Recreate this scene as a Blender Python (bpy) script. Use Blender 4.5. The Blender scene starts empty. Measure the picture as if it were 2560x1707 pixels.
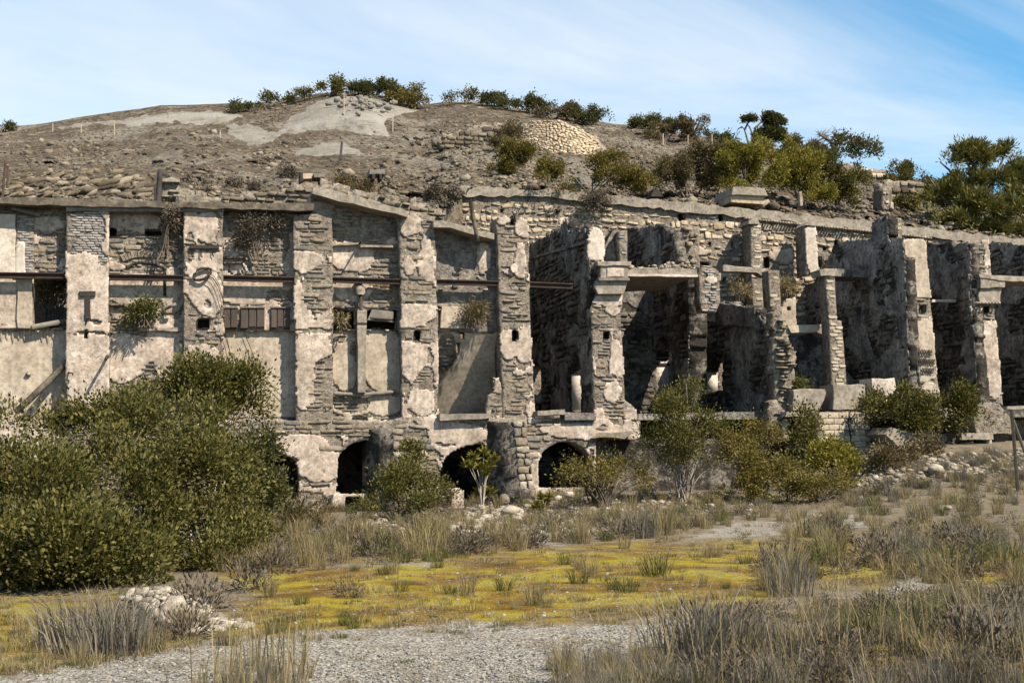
import bpy, math, random
import numpy as np
from mathutils import Vector, Matrix

random.seed(7)
RNG = np.random.default_rng(7)
S = bpy.context.scene
COL = S.collection

# ------------------------------------------------------------------ camera
CAM_H, YAW, PITCH, ROLL, FPX = 1.7, math.radians(14), math.radians(5.1), 0.016, 3200.0
CW, CH = 2560.0, 1707.0
_F = np.array([math.sin(YAW)*math.cos(PITCH), math.cos(YAW)*math.cos(PITCH), math.sin(PITCH)])
_R0 = np.array([math.cos(YAW), -math.sin(YAW), 0.0])
_U0 = np.cross(_R0, _F)
_R = _R0*math.cos(ROLL) - _U0*math.sin(ROLL)
_U = _U0*math.cos(ROLL) + _R0*math.sin(ROLL)
CAMP = np.array([0.0, 0.0, CAM_H])

cam_d = bpy.data.cameras.new('camera')
cam = bpy.data.objects.new('camera', cam_d)
COL.objects.link(cam)
cam_d.sensor_width = 36.0
cam_d.lens = FPX/CW*36.0
cam_d.clip_end = 3000
m3 = Matrix(((_R[0], _U[0], -_F[0]), (_R[1], _U[1], -_F[1]), (_R[2], _U[2], -_F[2])))
cam.matrix_world = Matrix.Translation(CAMP) @ m3.to_4x4()
S.camera = cam

# ------------------------------------------------------------------ light
SUN_DIR = Vector((-0.82, 1.0, -1.42)).normalized()      # the way the light travels
sun_el = math.asin(-SUN_DIR.z)
sun_az = math.atan2(-SUN_DIR.x, -SUN_DIR.y)
sl = bpy.data.lights.new('sun', 'SUN')
sl.energy = 5.0
sl.angle = math.radians(0.5)
sl.color = (1.0, 0.88, 0.70)
so = bpy.data.objects.new('sun', sl)
so.rotation_euler = SUN_DIR.to_track_quat('-Z', 'Y').to_euler()
so.location = (60, -60, 90)
COL.objects.link(so)

W = bpy.data.worlds.new('World')
S.world = W
W.use_nodes = True
wn, wl = W.node_tree.nodes, W.node_tree.links
wn.clear()
def WN(t, **k):
    n = wn.new(t)
    for a, b in k.items():
        setattr(n, a, b)
    return n
sky = WN('ShaderNodeTexSky', sky_type='NISHITA', sun_disc=False, sun_elevation=sun_el, sun_rotation=sun_az)
sky.air_density = 1.0; sky.dust_density = 0.1; sky.ozone_density = 2.5
tc = WN('ShaderNodeTexCoord')
sep = WN('ShaderNodeSeparateXYZ')
wl.new(tc.outputs['Generated'], sep.inputs[0])
zz = WN('ShaderNodeMath', operation='ADD'); zz.inputs[1].default_value = 0.16
wl.new(sep.outputs['Z'], zz.inputs[0])
dx = WN('ShaderNodeMath', operation='DIVIDE'); wl.new(sep.outputs['X'], dx.inputs[0]); wl.new(zz.outputs[0], dx.inputs[1])
dy = WN('ShaderNodeMath', operation='DIVIDE'); wl.new(sep.outputs['Y'], dy.inputs[0]); wl.new(zz.outputs[0], dy.inputs[1])
cmb = WN('ShaderNodeCombineXYZ'); wl.new(dx.outputs[0], cmb.inputs[0]); wl.new(dy.outputs[0], cmb.inputs[1])
mp = WN('ShaderNodeMapping'); mp.inputs['Rotation'].default_value = (0, 0, math.radians(30)); mp.inputs['Scale'].default_value = (0.34, 1.0, 1.0)
mp.inputs['Location'].default_value = (3.75, 2.1, 0)
wl.new(cmb.outputs[0], mp.inputs[0])
nz = WN('ShaderNodeTexNoise'); nz.inputs['Scale'].default_value = 0.75; nz.inputs['Detail'].default_value = 7; nz.inputs['Roughness'].default_value = 0.6; nz.inputs['Distortion'].default_value = 0.9
wl.new(mp.outputs[0], nz.inputs['Vector'])
cr = WN('ShaderNodeValToRGB')
cr.color_ramp.elements[0].position = 0.37; cr.color_ramp.elements[0].color = (0, 0, 0, 1)
cr.color_ramp.elements[1].position = 0.74; cr.color_ramp.elements[1].color = (1, 1, 1, 1)
wl.new(nz.outputs['Fac'], cr.inputs[0])
tint = WN('ShaderNodeMix', data_type='RGBA', blend_type='MULTIPLY'); tint.inputs['Factor'].default_value = 1.0
tint.inputs[7].default_value = (0.90, 1.56, 1.66, 1)
wl.new(sky.outputs[0], tint.inputs[6])
mixc = WN('ShaderNodeMix', data_type='RGBA')
wl.new(cr.outputs[0], mixc.inputs['Factor']); wl.new(tint.outputs[2], mixc.inputs[6])
mixc.inputs[7].default_value = (8.8, 9.1, 9.4, 1)
bg = WN('ShaderNodeBackground'); bg.inputs['Strength'].default_value = 0.051
wl.new(mixc.outputs[2], bg.inputs[0])
wo = WN('ShaderNodeOutputWorld'); wl.new(bg.outputs[0], wo.inputs[0])

S.render.engine = 'CYCLES'
S.view_settings.view_transform = 'Standard'
S.view_settings.look = 'None'
S.view_settings.exposure = 1.2
S.view_settings.gamma = 1.0
S.view_settings.use_curve_mapping = False
S.cycles.max_bounces = 5
S.cycles.diffuse_bounces = 1

# ------------------------------------------------------------------ projection
def ray(px, py):
    px = np.asarray(px, float); py = np.asarray(py, float)
    return (_F*FPX)[None, :] + (px.reshape(-1, 1)-CW/2)*_R[None, :] + (CH/2-py.reshape(-1, 1))*_U[None, :]
def onY(px, py, Y):
    d = ray(px, py); t = np.asarray(Y, float).reshape(-1)/d[:, 1]
    return CAMP[None, :] + d*t[:, None]
def onX(px, py, X):
    d = ray(px, py); t = np.asarray(X, float).reshape(-1)/d[:, 0]
    return CAMP[None, :] + d*t[:, None]
def pt(px, py, Y): return onY(px, py, Y)[0]
def project(P):
    q = np.asarray(P, float)-CAMP
    z = q@_F
    return CW/2+(q@_R)/z*FPX, CH/2-(q@_U)/z*FPX
def Xat(px, Y): return float(pt(px, 900, Y)[0])
def ppm(Y, px=1280): return FPX/ (abs((pt(px, 900, Y)-CAMP)@_F))

# ------------------------------------------------------------------ noise
def _hash(ix, iy, s):
    h = (ix.astype(np.int64)*374761393 + iy.astype(np.int64)*668265263 + s*974634541) & 0x7fffffff
    h = ((h ^ (h >> 13))*1274126177) & 0x7fffffff
    h = (h ^ (h >> 16)) & 0xffff
    return h/65535.0
def vn(x, y, s=0):
    x = np.asarray(x, float); y = np.asarray(y, float)
    ix = np.floor(x); iy = np.floor(y); fx = x-ix; fy = y-iy
    fx = fx*fx*(3-2*fx); fy = fy*fy*(3-2*fy)
    a = _hash(ix, iy, s); b = _hash(ix+1, iy, s); c = _hash(ix, iy+1, s); d = _hash(ix+1, iy+1, s)
    return (a*(1-fx)+b*fx)*(1-fy) + (c*(1-fx)+d*fx)*fy
def fbm(x, y, s=0, o=4):
    v = 0; a = 0.5; t = 0
    for i in range(o):
        v = v + a*vn(np.asarray(x)*2**i+i*17.3, np.asarray(y)*2**i-i*9.1, s+i); t += a; a *= 0.5
    return v/t
def sstep(a, b, x):
    t = np.clip((np.asarray(x, float)-a)/(b-a), 0, 1); return t*t*(3-2*t)

def pip(x, y, poly):
    x = np.asarray(x); y = np.asarray(y)
    ins = np.zeros(x.shape, bool); n = len(poly)
    for i in range(n):
        x1, y1 = poly[i]; x2, y2 = poly[(i+1) % n]
        c = ((y1 > y) != (y2 > y))
        with np.errstate(divide='ignore', invalid='ignore'):
            xi = (x2-x1)*(y-y1)/(y2-y1+1e-12)+x1
        ins ^= c & (x < xi)
    return ins
def nearest(x, y, poly):
    bd = np.full(x.shape, 1e9); bx = x.copy(); by = y.copy(); n = len(poly)
    for i in range(n):
        x1, y1 = poly[i]; x2, y2 = poly[(i+1) % n]
        dx_, dy_ = x2-x1, y2-y1
        t = np.clip(((x-x1)*dx_+(y-y1)*dy_)/(dx_*dx_+dy_*dy_+1e-12), 0, 1)
        qx = x1+t*dx_; qy = y1+t*dy_; d = np.hypot(x-qx, y-qy)
        m = d < bd; bd = np.where(m, d, bd); bx = np.where(m, qx, bx); by = np.where(m, qy, by)
    return bd, bx, by

# ------------------------------------------------------------------ meshes
def mesh_np(name, verts, quads=None, tris=None, smooth=False):
    me = bpy.data.meshes.new(name)
    verts = np.asarray(verts, np.float32)
    q = np.zeros((0, 4), np.int32) if quads is None or len(quads) == 0 else np.asarray(quads, np.int32)
    t = np.zeros((0, 3), np.int32) if tris is None or len(tris) == 0 else np.asarray(tris, np.int32)
    me.vertices.add(len(verts)); me.vertices.foreach_set('co', verts.ravel())
    nl = q.size+t.size
    me.loops.add(nl)
    me.loops.foreach_set('vertex_index', np.concatenate([q.ravel(), t.ravel()]).astype(np.int32))
    npoly = len(q)+len(t)
    me.polygons.add(npoly)
    ls = np.concatenate([np.arange(len(q))*4, q.size+np.arange(len(t))*3]).astype(np.int32)
    me.polygons.foreach_set('loop_start', ls)
    if smooth:
        me.polygons.foreach_set('use_smooth', np.ones(npoly, bool))
    me.update(calc_edges=True)
    return me
def link(name, me, m=None, parent=None):
    o = bpy.data.objects.new(name, me)
    COL.objects.link(o)
    if m is not None and len(me.materials) == 0:
        me.materials.append(m)
    if parent is not None:
        o.parent = parent
        o.matrix_parent_inverse = Matrix.Translation(-parent.location)
    return o
def tag(o, label=None, cat=None, group=None, kind=None):
    if label: o['label'] = label
    if cat: o['category'] = cat
    if group: o['group'] = group
    if kind: o['kind'] = kind
    return o
def thing(name, label, cat, loc, group=None):
    o = bpy.data.objects.new(name, None)
    o.empty_display_size = 0.3
    COL.objects.link(o); o.location = Vector([float(v) for v in loc])
    return tag(o, label, cat, group)

class MB:
    """collects geometry for one mesh"""
    def __init__(s): s.v = []; s.q = []; s.t = []; s.n = 0
    def add(s, v, q=None, t=None):
        v = np.asarray(v, float)
        if q is not None and len(q): s.q.append(np.asarray(q)+s.n)
        if t is not None and len(t): s.t.append(np.asarray(t)+s.n)
        s.v.append(v); s.n += len(v)
        return s
    def mesh(s, name, smooth=False):
        return mesh_np(name, np.concatenate(s.v), np.concatenate(s.q) if s.q else None, np.concatenate(s.t) if s.t else None, smooth)
    def build(s, name, m, parent=None, smooth=False): return link(name, s.mesh(name, smooth), m, parent)
    def tube(s, pts, rad, k=6):
        pts = [np.asarray(p, float) for p in pts]; n = len(pts)
        rad = [rad]*n if np.isscalar(rad) else list(rad)
        V = []; Q = []
        for i, p in enumerate(pts):
            d = pts[min(i+1, n-1)]-pts[max(i-1, 0)]; d = d/(np.linalg.norm(d)+1e-9)
            a = np.cross(d, [0, 0, 1.0] if abs(d[2]) < 0.9 else [1.0, 0, 0]); a /= np.linalg.norm(a); b = np.cross(d, a)
            for j in range(k):
                w = 2*math.pi*j/k
                V.append(p+rad[i]*(a*math.cos(w)+b*math.sin(w)))
        for i in range(n-1):
            for j in range(k):
                Q.append((i*k+j, i*k+(j+1) % k, (i+1)*k+(j+1) % k, (i+1)*k+j))
        T = []
        for e in (0, n-1):
            c = len(V); V.append(pts[e])
            for j in range(k): T.append((e*k+j, e*k+(j+1) % k, c))
        return s.add(V, Q, T)
    def hexa(s, c8):
        """eight corners: front 4 (ccw), back 4"""
        return s.add(c8, [(0, 1, 2, 3), (7, 6, 5, 4), (0, 4, 5, 1), (1, 5, 6, 2), (2, 6, 7, 3), (3, 7, 4, 0)])
    def box(s, lo, hi):
        x0, y0, z0 = lo; x1, y1, z1 = hi
        return s.hexa([(x0, y0, z0), (x1, y0, z0), (x1, y0, z1), (x0, y0, z1), (x0, y1, z0), (x1, y1, z0), (x1, y1, z1), (x0, y1, z1)])

class Pl:
    """a vertical plane: kind 'y' faces the camera side (-Y), kind 'x' faces -X"""
    def __init__(s, kind, v): s.k = kind; s.v = v
    def loc(s, px):
        a = np.asarray(px, float).reshape(-1, 2)
        if s.k == 'y':
            w = onY(a[:, 0], a[:, 1], s.v); return w[:, [0, 2]]
        w = onX(a[:, 0], a[:, 1], s.v); return w[:, [1, 2]]
    def world(s, a, b, c):
        a = np.asarray(a, float); b = np.asarray(b, float); c = np.broadcast_to(np.asarray(c, float), a.shape)
        if s.k == 'y': return np.stack([a, s.v-c, b], -1)
        return np.stack([s.v-c, a, b], -1)
    def mat(s, a, b, c, w, h, d, rot=0.0):
        ca, sa = math.cos(rot), math.sin(rot)
        if s.k == 'y':
            ex, ey, ez = Vector((ca, 0, sa)), Vector((-sa, 0, ca)), Vector((0, -1, 0)); o = (a, s.v-c, b)
        else:
            ex, ey, ez = Vector((0, ca, sa)), Vector((0, -sa, ca)), Vector((-1, 0, 0)); o = (s.v-c, a, b)
        M = Matrix.Identity(4)
        for i in range(3):
            M[i][0] = ex[i]*w; M[i][1] = ey[i]*h; M[i][2] = ez[i]*d; M[i][3] = o[i]
        return M
def FY(Y): return Pl('y', Y)
def FX(X): return Pl('x', X)

def cellwall(pl, poly, thick, holes=(), res=0.08, rag=0.03, disp=0.02, mask=None, seed=0, c0=0.0, local=False, back=True, dscale=2.2, dfun=None):
    """grid slab cut to a polygon with holes, uneven front, ragged edges"""
    P = np.asarray(poly, float) if local else pl.loc(poly)
    H = [np.asarray(h, float) if local else pl.loc(h) for h in holes]
    lo = P.min(0)-res; hi = P.max(0)+res
    n = max(2, int((hi[0]-lo[0])/res)+1); m = max(2, int((hi[1]-lo[1])/res)+1)
    A = lo[0]+np.arange(n+1)*res; B = lo[1]+np.arange(m+1)*res
    ca, cb = np.meshgrid((A[:-1]+A[1:])/2, (B[:-1]+B[1:])/2, indexing='ij')
    r1 = (vn(ca*2.3, cb*2.3, seed+5)+0.6*vn(ca*6, cb*6, seed+8)-0.8)*2*rag
    r2 = (vn(ca*2.3, cb*2.3, seed+6)+0.6*vn(ca*6, cb*6, seed+9)-0.8)*2*rag
    if rag >= .09: r1 = r1*.4
    ins = pip(ca+r1, cb+r2, P)
    hk = min(1, .014/max(rag, .001))
    for h in H: ins &= ~pip(ca+r1*hk, cb+r2*hk, h)
    if mask is not None: ins &= mask(ca, cb) > 0
    ga, gb = np.meshgrid(A, B, indexing='ij')
    pad = np.zeros((n+2, m+2), bool); pad[1:-1, 1:-1] = ins
    cnt = pad[:-1, :-1].astype(int)+pad[1:, :-1]+pad[:-1, 1:]+pad[1:, 1:]
    bnd = (cnt > 0) & (cnt < 4)
    ga = ga.copy(); gb = gb.copy()
    if mask is None and rag < 0.09:
        for poly_ in [P]+H:
            d, qx, qy = nearest(ga, gb, poly_)
            mm = bnd & (d < res*1.3+rag)
            k1 = (vn(ga*3, gb*3, seed+3)-0.5)*2*rag; k2 = (vn(ga*3, gb*3, seed+4)-0.5)*2*rag
            ga = np.where(mm, qx+k1, ga); gb = np.where(mm, qy+k2, gb)
    else:
        jr = np.random.default_rng(seed+99)
        ga = np.where(bnd, ga+jr.uniform(-.35, .35, ga.shape)*res, ga)
        gb = np.where(bnd, gb+jr.uniform(-.35, .35, gb.shape)*res, gb)
    c = c0+disp*2*(fbm(ga*dscale, gb*dscale, seed+1, 4)-0.5)
    if dfun is not None: c = c+dfun(ga, gb)
    front = pl.world(ga, gb, c).reshape(-1, 3); bk = pl.world(ga, gb, np.full(ga.shape, c0-thick)).reshape(-1, 3)
    idx = np.arange((n+1)*(m+1)).reshape(n+1, m+1); N = idx.size
    I, J = np.nonzero(ins)
    q0 = np.stack([idx[I, J], idx[I+1, J], idx[I+1, J+1], idx[I, J+1]], 1)
    Q = [q0]
    if back: Q.append(q0[:, ::-1]+N)
    for di, dj, e in ((0, -1, (0, 1)), (1, 0, (1, 2)), (0, 1, (2, 3)), (-1, 0, (3, 0))):
        nb = pad[1:-1, 1:-1] & ~pad[1+di:n+1+di, 1+dj:m+1+dj]
        I2, J2 = np.nonzero(nb)
        q = np.stack([idx[I2, J2], idx[I2+1, J2], idx[I2+1, J2+1], idx[I2, J2+1]], 1)
        a, b = q[:, e[0]], q[:, e[1]]
        Q.append(np.stack([b, a, a+N, b+N], 1))
    Q = np.concatenate(Q)
    if pl.k == 'x': Q = Q[:, ::-1]
    V = np.concatenate([front, bk])
    used = np.unique(Q); remap = np.zeros(len(V), np.int64); remap[used] = np.arange(len(used))
    return V[used], remap[Q]

def prism(pl, poly, thick, c0=0.0, jit=0.012, step=0.3, local=False, seed=0):
    """outline extruded away from the viewer, edges slightly chipped"""
    P = np.asarray(poly, float) if local else pl.loc(poly)
    r = np.random.default_rng(seed+len(P)*31+int(abs(P[0, 0])*100))
    pts = []
    for i in range(len(P)):
        a, b = P[i], P[(i+1) % len(P)]; k = max(1, int(np.hypot(*(b-a))/step))
        for j in range(k):
            p = a+(b-a)*j/k
            pts.append(p+r.uniform(-jit, jit, 2))
    pts = np.array(pts); n = len(pts)
    ctr = pts.mean(0); ins = ctr+(pts-ctr)*(1-0.02/np.maximum(0.05, np.hypot(*(pts-ctr).T)))[:, None]
    return n, pts, ins, c0, thick
def prism_obj(name, pl, poly, thick, m, parent=None, c0=0.0, jit=0.012, step=0.3, local=False, seed=0):
    n, pts, ins, c0, thick = prism(pl, poly, thick, c0, jit, step, local, seed)
    V = np.concatenate([pl.world(ins[:, 0], ins[:, 1], c0), pl.world(pts[:, 0], pts[:, 1], c0-0.015), pl.world(pts[:, 0], pts[:, 1], c0-thick)])
    me = bpy.data.meshes.new(name)
    F = []
    for i in range(n):
        j = (i+1) % n
        F.append((i, n+i, n+j, j)); F.append((n+i, 2*n+i, 2*n+j, n+j))
    F.append(tuple(range(n))); F.append(tuple(range(3*n-1, 2*n-1, -1)))
    me.from_pydata([tuple(v) for v in V], [], F); me.update()
    return link(name, me, m, parent)

# ------------------------------------------------------------------ materials
def mat(name, ramp, scale=3.0, detail=6, rough=0.9, bump=0.3, bscale=18.0, spots=None, islands=0.0, streak=None, crack=0.0, grime=0.0, trans=0.0, vor=None, bdist=0.03, coords='Object'):
    """ramp: [(pos, rgb)] over a noise; islands: how far the colour jumps from piece to piece; streak: (rgb, amount) stains running down"""
    M = bpy.data.materials.new(name); M.use_nodes = True
    N, L = M.node_tree.nodes, M.node_tree.links; N.clear()
    def nn(t, **k):
        x = N.new(t)
        for a, b in k.items(): setattr(x, a, b)
        return x
    out = nn('ShaderNodeOutputMaterial'); bs = nn('ShaderNodeBsdfPrincipled')
    bs.inputs['Roughness'].default_value = rough; bs.inputs['Specular IOR Level'].default_value = 0.18
    geo = nn('ShaderNodeNewGeometry')
    vec = geo.outputs['Position']
    nz = nn('ShaderNodeTexNoise'); nz.inputs['Scale'].default_value = scale; nz.inputs['Detail'].default_value = detail; nz.inputs['Roughness'].default_value = 0.62
    L.new(vec, nz.inputs['Vector'])
    fac = nz.outputs['Fac']
    if islands:
        oi = nn('ShaderNodeObjectInfo')
        ad = nn('ShaderNodeMath', operation='ADD'); L.new(geo.outputs['Random Per Island'], ad.inputs[0]); L.new(oi.outputs['Random'], ad.inputs[1])
        fr = nn('ShaderNodeMath', operation='FRACT'); L.new(ad.outputs[0], fr.inputs[0])
        mx = nn('ShaderNodeMix', data_type='FLOAT'); mx.inputs[0].default_value = islands
        L.new(fac, mx.inputs[2]); L.new(fr.outputs[0], mx.inputs[3]); fac = mx.outputs[0]
    rp = nn('ShaderNodeValToRGB'); els = rp.color_ramp.elements
    while len(els) < len(ramp): els.new(0.5)
    for e, (p, c) in zip(els, ramp): e.position = p; e.color = (*c, 1)
    L.new(fac, rp.inputs[0]); colr = rp.outputs[0]
    if spots:
        for (c, sc, lo, hi) in spots:
            n2 = nn('ShaderNodeTexNoise'); n2.inputs['Scale'].default_value = sc; n2.inputs['Detail'].default_value = 7; n2.inputs['Roughness'].default_value = 0.65
            L.new(vec, n2.inputs['Vector'])
            mr = nn('ShaderNodeMapRange'); mr.inputs[1].default_value = lo; mr.inputs[2].default_value = hi; L.new(n2.outputs['Fac'], mr.inputs[0])
            mx = nn('ShaderNodeMix', data_type='RGBA'); L.new(mr.outputs[0], mx.inputs[0]); L.new(colr, mx.inputs[6]); mx.inputs[7].default_value = (*c, 1); colr = mx.outputs[2]
    if streak:
        mpn = nn('ShaderNodeMapping'); mpn.inputs['Scale'].default_value = (5.0, 5.0, 0.35); L.new(vec, mpn.inputs[0])
        n3 = nn('ShaderNodeTexNoise'); n3.inputs['Scale'].default_value = 1.2; n3.inputs['Detail'].default_value = 5; L.new(mpn.outputs[0], n3.inputs['Vector'])
        mr = nn('ShaderNodeMapRange'); mr.inputs[1].default_value = 0.52; mr.inputs[2].default_value = 0.75; mr.inputs[4].default_value = streak[1]; L.new(n3.outputs['Fac'], mr.inputs[0])
        mx = nn('ShaderNodeMix', data_type='RGBA'); L.new(mr.outputs[0], mx.inputs[0]); L.new(colr, mx.inputs[6]); mx.inputs[7].default_value = (*streak[0], 1); colr = mx.outputs[2]
    if crack:
        dn = nn('ShaderNodeTexNoise'); dn.inputs['Scale'].default_value = 2.0; dn.inputs['Detail'].default_value = 4; L.new(vec, dn.inputs['Vector'])
        av = nn('ShaderNodeVectorMath', operation='MULTIPLY_ADD'); L.new(dn.outputs['Color'], av.inputs[0]); av.inputs[1].default_value = (1.1, 1.1, 1.1); L.new(vec, av.inputs[2])
        vc = nn('ShaderNodeTexVoronoi', feature='DISTANCE_TO_EDGE'); vc.inputs['Scale'].default_value = .8; L.new(av.outputs[0], vc.inputs['Vector'])
        mr = nn('ShaderNodeMapRange'); mr.inputs[1].default_value = .002; mr.inputs[2].default_value = .011; mr.inputs[3].default_value = crack; mr.inputs[4].default_value = 0; L.new(vc.outputs['Distance'], mr.inputs[0])
        mx = nn('ShaderNodeMix', data_type='RGBA'); L.new(mr.outputs[0], mx.inputs[0]); L.new(colr, mx.inputs[6]); mx.inputs[7].default_value = (.10, .085, .075, 1); colr = mx.outputs[2]
    if grime:
        gn = nn('ShaderNodeTexNoise'); gn.inputs['Scale'].default_value = 7.0; gn.inputs['Detail'].default_value = 9; gn.inputs['Roughness'].default_value = .75; L.new(vec, gn.inputs['Vector'])
        mr = nn('ShaderNodeMapRange'); mr.inputs[1].default_value = .36; mr.inputs[2].default_value = .60; mr.inputs[3].default_value = 1-grime; mr.inputs[4].default_value = 1.08; L.new(gn.outputs['Fac'], mr.inputs[0])
        mx = nn('ShaderNodeMix', data_type='RGBA', blend_type='MULTIPLY'); mx.inputs[0].default_value = 1; L.new(colr, mx.inputs[6]); L.new(mr.outputs[0], mx.inputs[7]); colr = mx.outputs[2]
    L.new(colr, bs.inputs['Base Color'])
    if bump:
        hb = nn('ShaderNodeTexNoise'); hb.inputs['Scale'].default_value = bscale; hb.inputs['Detail'].default_value = 6; hb.inputs['Roughness'].default_value = 0.7
        L.new(vec, hb.inputs['Vector']); hh = hb.outputs['Fac']
        if vor:
            vo = nn('ShaderNodeTexVoronoi'); vo.inputs['Scale'].default_value = vor; L.new(vec, vo.inputs['Vector'])
            ad = nn('ShaderNodeMath', operation='ADD'); L.new(hh, ad.inputs[0]); L.new(vo.outputs['Distance'], ad.inputs[1]); hh = ad.outputs[0]
        bp = nn('ShaderNodeBump'); bp.inputs['Strength'].default_value = bump; bp.inputs['Distance'].default_value = bdist
        L.new(hh, bp.inputs['Height']); L.new(bp.outputs[0], bs.inputs['Normal'])
    if trans:
        tr = nn('ShaderNodeBsdfTranslucent'); L.new(colr, tr.inputs[0])
        ms = nn('ShaderNodeMixShader'); ms.inputs[0].default_value = trans; L.new(bs.outputs[0], ms.inputs[1]); L.new(tr.outputs[0], ms.inputs[2]); L.new(ms.outputs[0], out.inputs[0])
    else:
        L.new(bs.outputs[0], out.inputs[0])
    return M
M_ = {}
M_['mortar'] = mat('mortar', [(.3, (0.141, 0.118, 0.092)), (.48, (0.255, 0.215, 0.173)), (.68, (0.348, 0.299, 0.247))], 2.2, bump=1.0, bscale=9, bdist=.12, spots=[((0.148, 0.136, 0.126), 5, .54, .64), ((0.074, 0.067, 0.059), 9, .56, .64)], grime=0.60)
M_['plaster'] = mat('plaster', [(.3, (0.233, 0.192, 0.156)), (.46, (0.366, 0.301, 0.251)), (.66, (0.467, 0.395, 0.338))], 1.6, bump=.5, bscale=16, bdist=.03, spots=[((0.202, 0.177, 0.156), 2.6, .55, .70), ((0.513, 0.451, 0.397), 1.1, .56, .66), ((0.156, 0.129, 0.109), 10, .62, .72)], streak=((0.202, 0.173, 0.146), .55), crack=.55, grime=0.50)
M_['whiteplaster'] = mat('white_plaster', [(.3, (0.326, 0.277, 0.232)), (.5, (0.451, 0.396, 0.342)), (.7, (0.528, 0.475, 0.420))], 1.6, bump=.35, bscale=16, bdist=.02, spots=[((0.264, 0.228, 0.199), 3.5, .56, .72), ((0.172, 0.145, 0.125), 11, .63, .72)], crack=.3, grime=0.42)
M_['tanplaster'] = mat('tan_plaster', [(.3, (0.238, 0.198, 0.150)), (.5, (0.356, 0.301, 0.242)), (.7, (0.428, 0.369, 0.305))], 0.9, bump=.35, bscale=22, bdist=.02, spots=[((0.238, 0.198, 0.158), 2.4, .54, .72), ((0.190, 0.158, 0.131), 10, .63, .73)], streak=((0.222, 0.186, 0.143), .65), crack=.3, grime=0.38)
M_['render'] = mat('rough_render', [(.3, (0.106, 0.097, 0.088)), (.5, (0.194, 0.176, 0.163)), (.7, (0.273, 0.246, 0.220))], 2.2, bump=1.0, bscale=15, bdist=.08, spots=[((0.458, 0.396, 0.317), 1.2, .56, .68)], grime=0.60)
M_['stone'] = mat('schist_stone', [(.0, (0.076, 0.073, 0.072)), (.22, (0.151, 0.140, 0.128)), (.5, (0.265, 0.227, 0.181)), (.75, (0.212, 0.166, 0.117)), (1., (0.333, 0.291, 0.242))], 5, bump=.8, bscale=22, bdist=.04, islands=.72, spots=[((0.114, 0.106, 0.099), 7, .58, .74)], grime=0.55)
M_['palestone'] = mat('pale_limestone', [(.0, (0.258, 0.199, 0.136)), (.3, (0.396, 0.317, 0.226)), (.6, (0.495, 0.407, 0.304)), (1., (0.327, 0.251, 0.172))], 5, bump=.6, bscale=22, bdist=.03, islands=.75, spots=[((0.258, 0.207, 0.155), 6, .62, .8)], grime=0.50)
M_['brick'] = mat('grey_brick', [(.0, (0.167, 0.163, 0.163)), (.4, (0.238, 0.229, 0.224)), (.7, (0.299, 0.277, 0.260)), (1., (0.229, 0.194, 0.172))], 6, bump=.4, bscale=30, islands=.7, grime=0.45)
M_['concrete'] = mat('concrete', [(.3, (0.159, 0.140, 0.114)), (.5, (0.242, 0.212, 0.174)), (.7, (0.311, 0.276, 0.231))], 2.2, bump=.4, bscale=20, bdist=.02, spots=[((0.151, 0.136, 0.121), 4, .58, .75)], streak=((0.166, 0.151, 0.136), .5), grime=0.50)
M_['block'] = mat('concrete_block', [(.0, (0.290, 0.246, 0.189)), (.5, (0.352, 0.304, 0.238)), (1., (0.405, 0.352, 0.277))], 6, bump=.4, bscale=40, islands=.6, grime=0.30)
M_['soot'] = mat('sooty_plaster', [(.40, (0.030, 0.026, 0.024)), (.49, (0.063, 0.056, 0.049)), (.53, (0.180, 0.159, 0.138)), (.72, (0.285, 0.253, 0.212))], 1.1, detail=10, bump=1.0, bscale=6, bdist=.12, streak=((0.032, 0.031, 0.030), .6), spots=[((0.032, 0.029, 0.026), 5, .52, .6)], grime=.6)  # blackened patches, plus the shade of the bays darkened into the colour
M_['sootstone'] = mat('sooty_stone', [(.0, (0.036, 0.033, 0.031)), (.4, (0.089, 0.081, 0.071)), (.75, (0.166, 0.149, 0.125)), (1., (0.238, 0.208, 0.172))], 4, bump=.8, bscale=20, bdist=.05, islands=.7, grime=.5)  # stones of the shaded walls; part of the dark tone is shade
M_['greysoot'] = mat('grey_stained_plaster', [(.36, (0.074, 0.069, 0.064)), (.48, (0.197, 0.181, 0.165)), (.66, (0.345, 0.318, 0.286))], 1.3, detail=10, bump=.9, bscale=8, bdist=.08, streak=((0.062, 0.059, 0.056), .7), spots=[((0.062, 0.058, 0.053), 4, .55, .64)], grime=.6)  # grey stains, with the shadowed walls' shade mixed into the tone
M_['rust'] = mat('rusted_steel', [(.3, (0.024, 0.016, 0.014)), (.6, (0.045, 0.029, 0.024)), (.8, (0.063, 0.042, 0.034))], 5, bump=.3, bscale=40, rough=.75)
M_['iron'] = mat('dark_iron', [(.3, (0.016, 0.015, 0.015)), (.7, (0.040, 0.033, 0.029))], 8, bump=.3, bscale=40, rough=.7)
M_['shutter'] = mat('brown_shutter', [(.3, (0.046, 0.036, 0.031)), (.7, (0.077, 0.062, 0.055))], 3, bump=.2, bscale=40, rough=.8, islands=.4)
M_['timber'] = mat('weathered_timber', [(.3, (0.056, 0.047, 0.036)), (.5, (0.113, 0.096, 0.075)), (.7, (0.176, 0.153, 0.123))], 4, bump=.6, bscale=18, streak=None, grime=0.50)
M_['greywood'] = mat('grey_timber', [(.3, (0.088, 0.079, 0.070)), (.7, (0.194, 0.176, 0.154))], 5, bump=.5, bscale=20)
M_['hole'] = mat('dark_recess', [(.3, (0.022, 0.019, 0.018)), (.7, (0.044, 0.040, 0.035))], 4, bump=.4, bscale=10)
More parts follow.
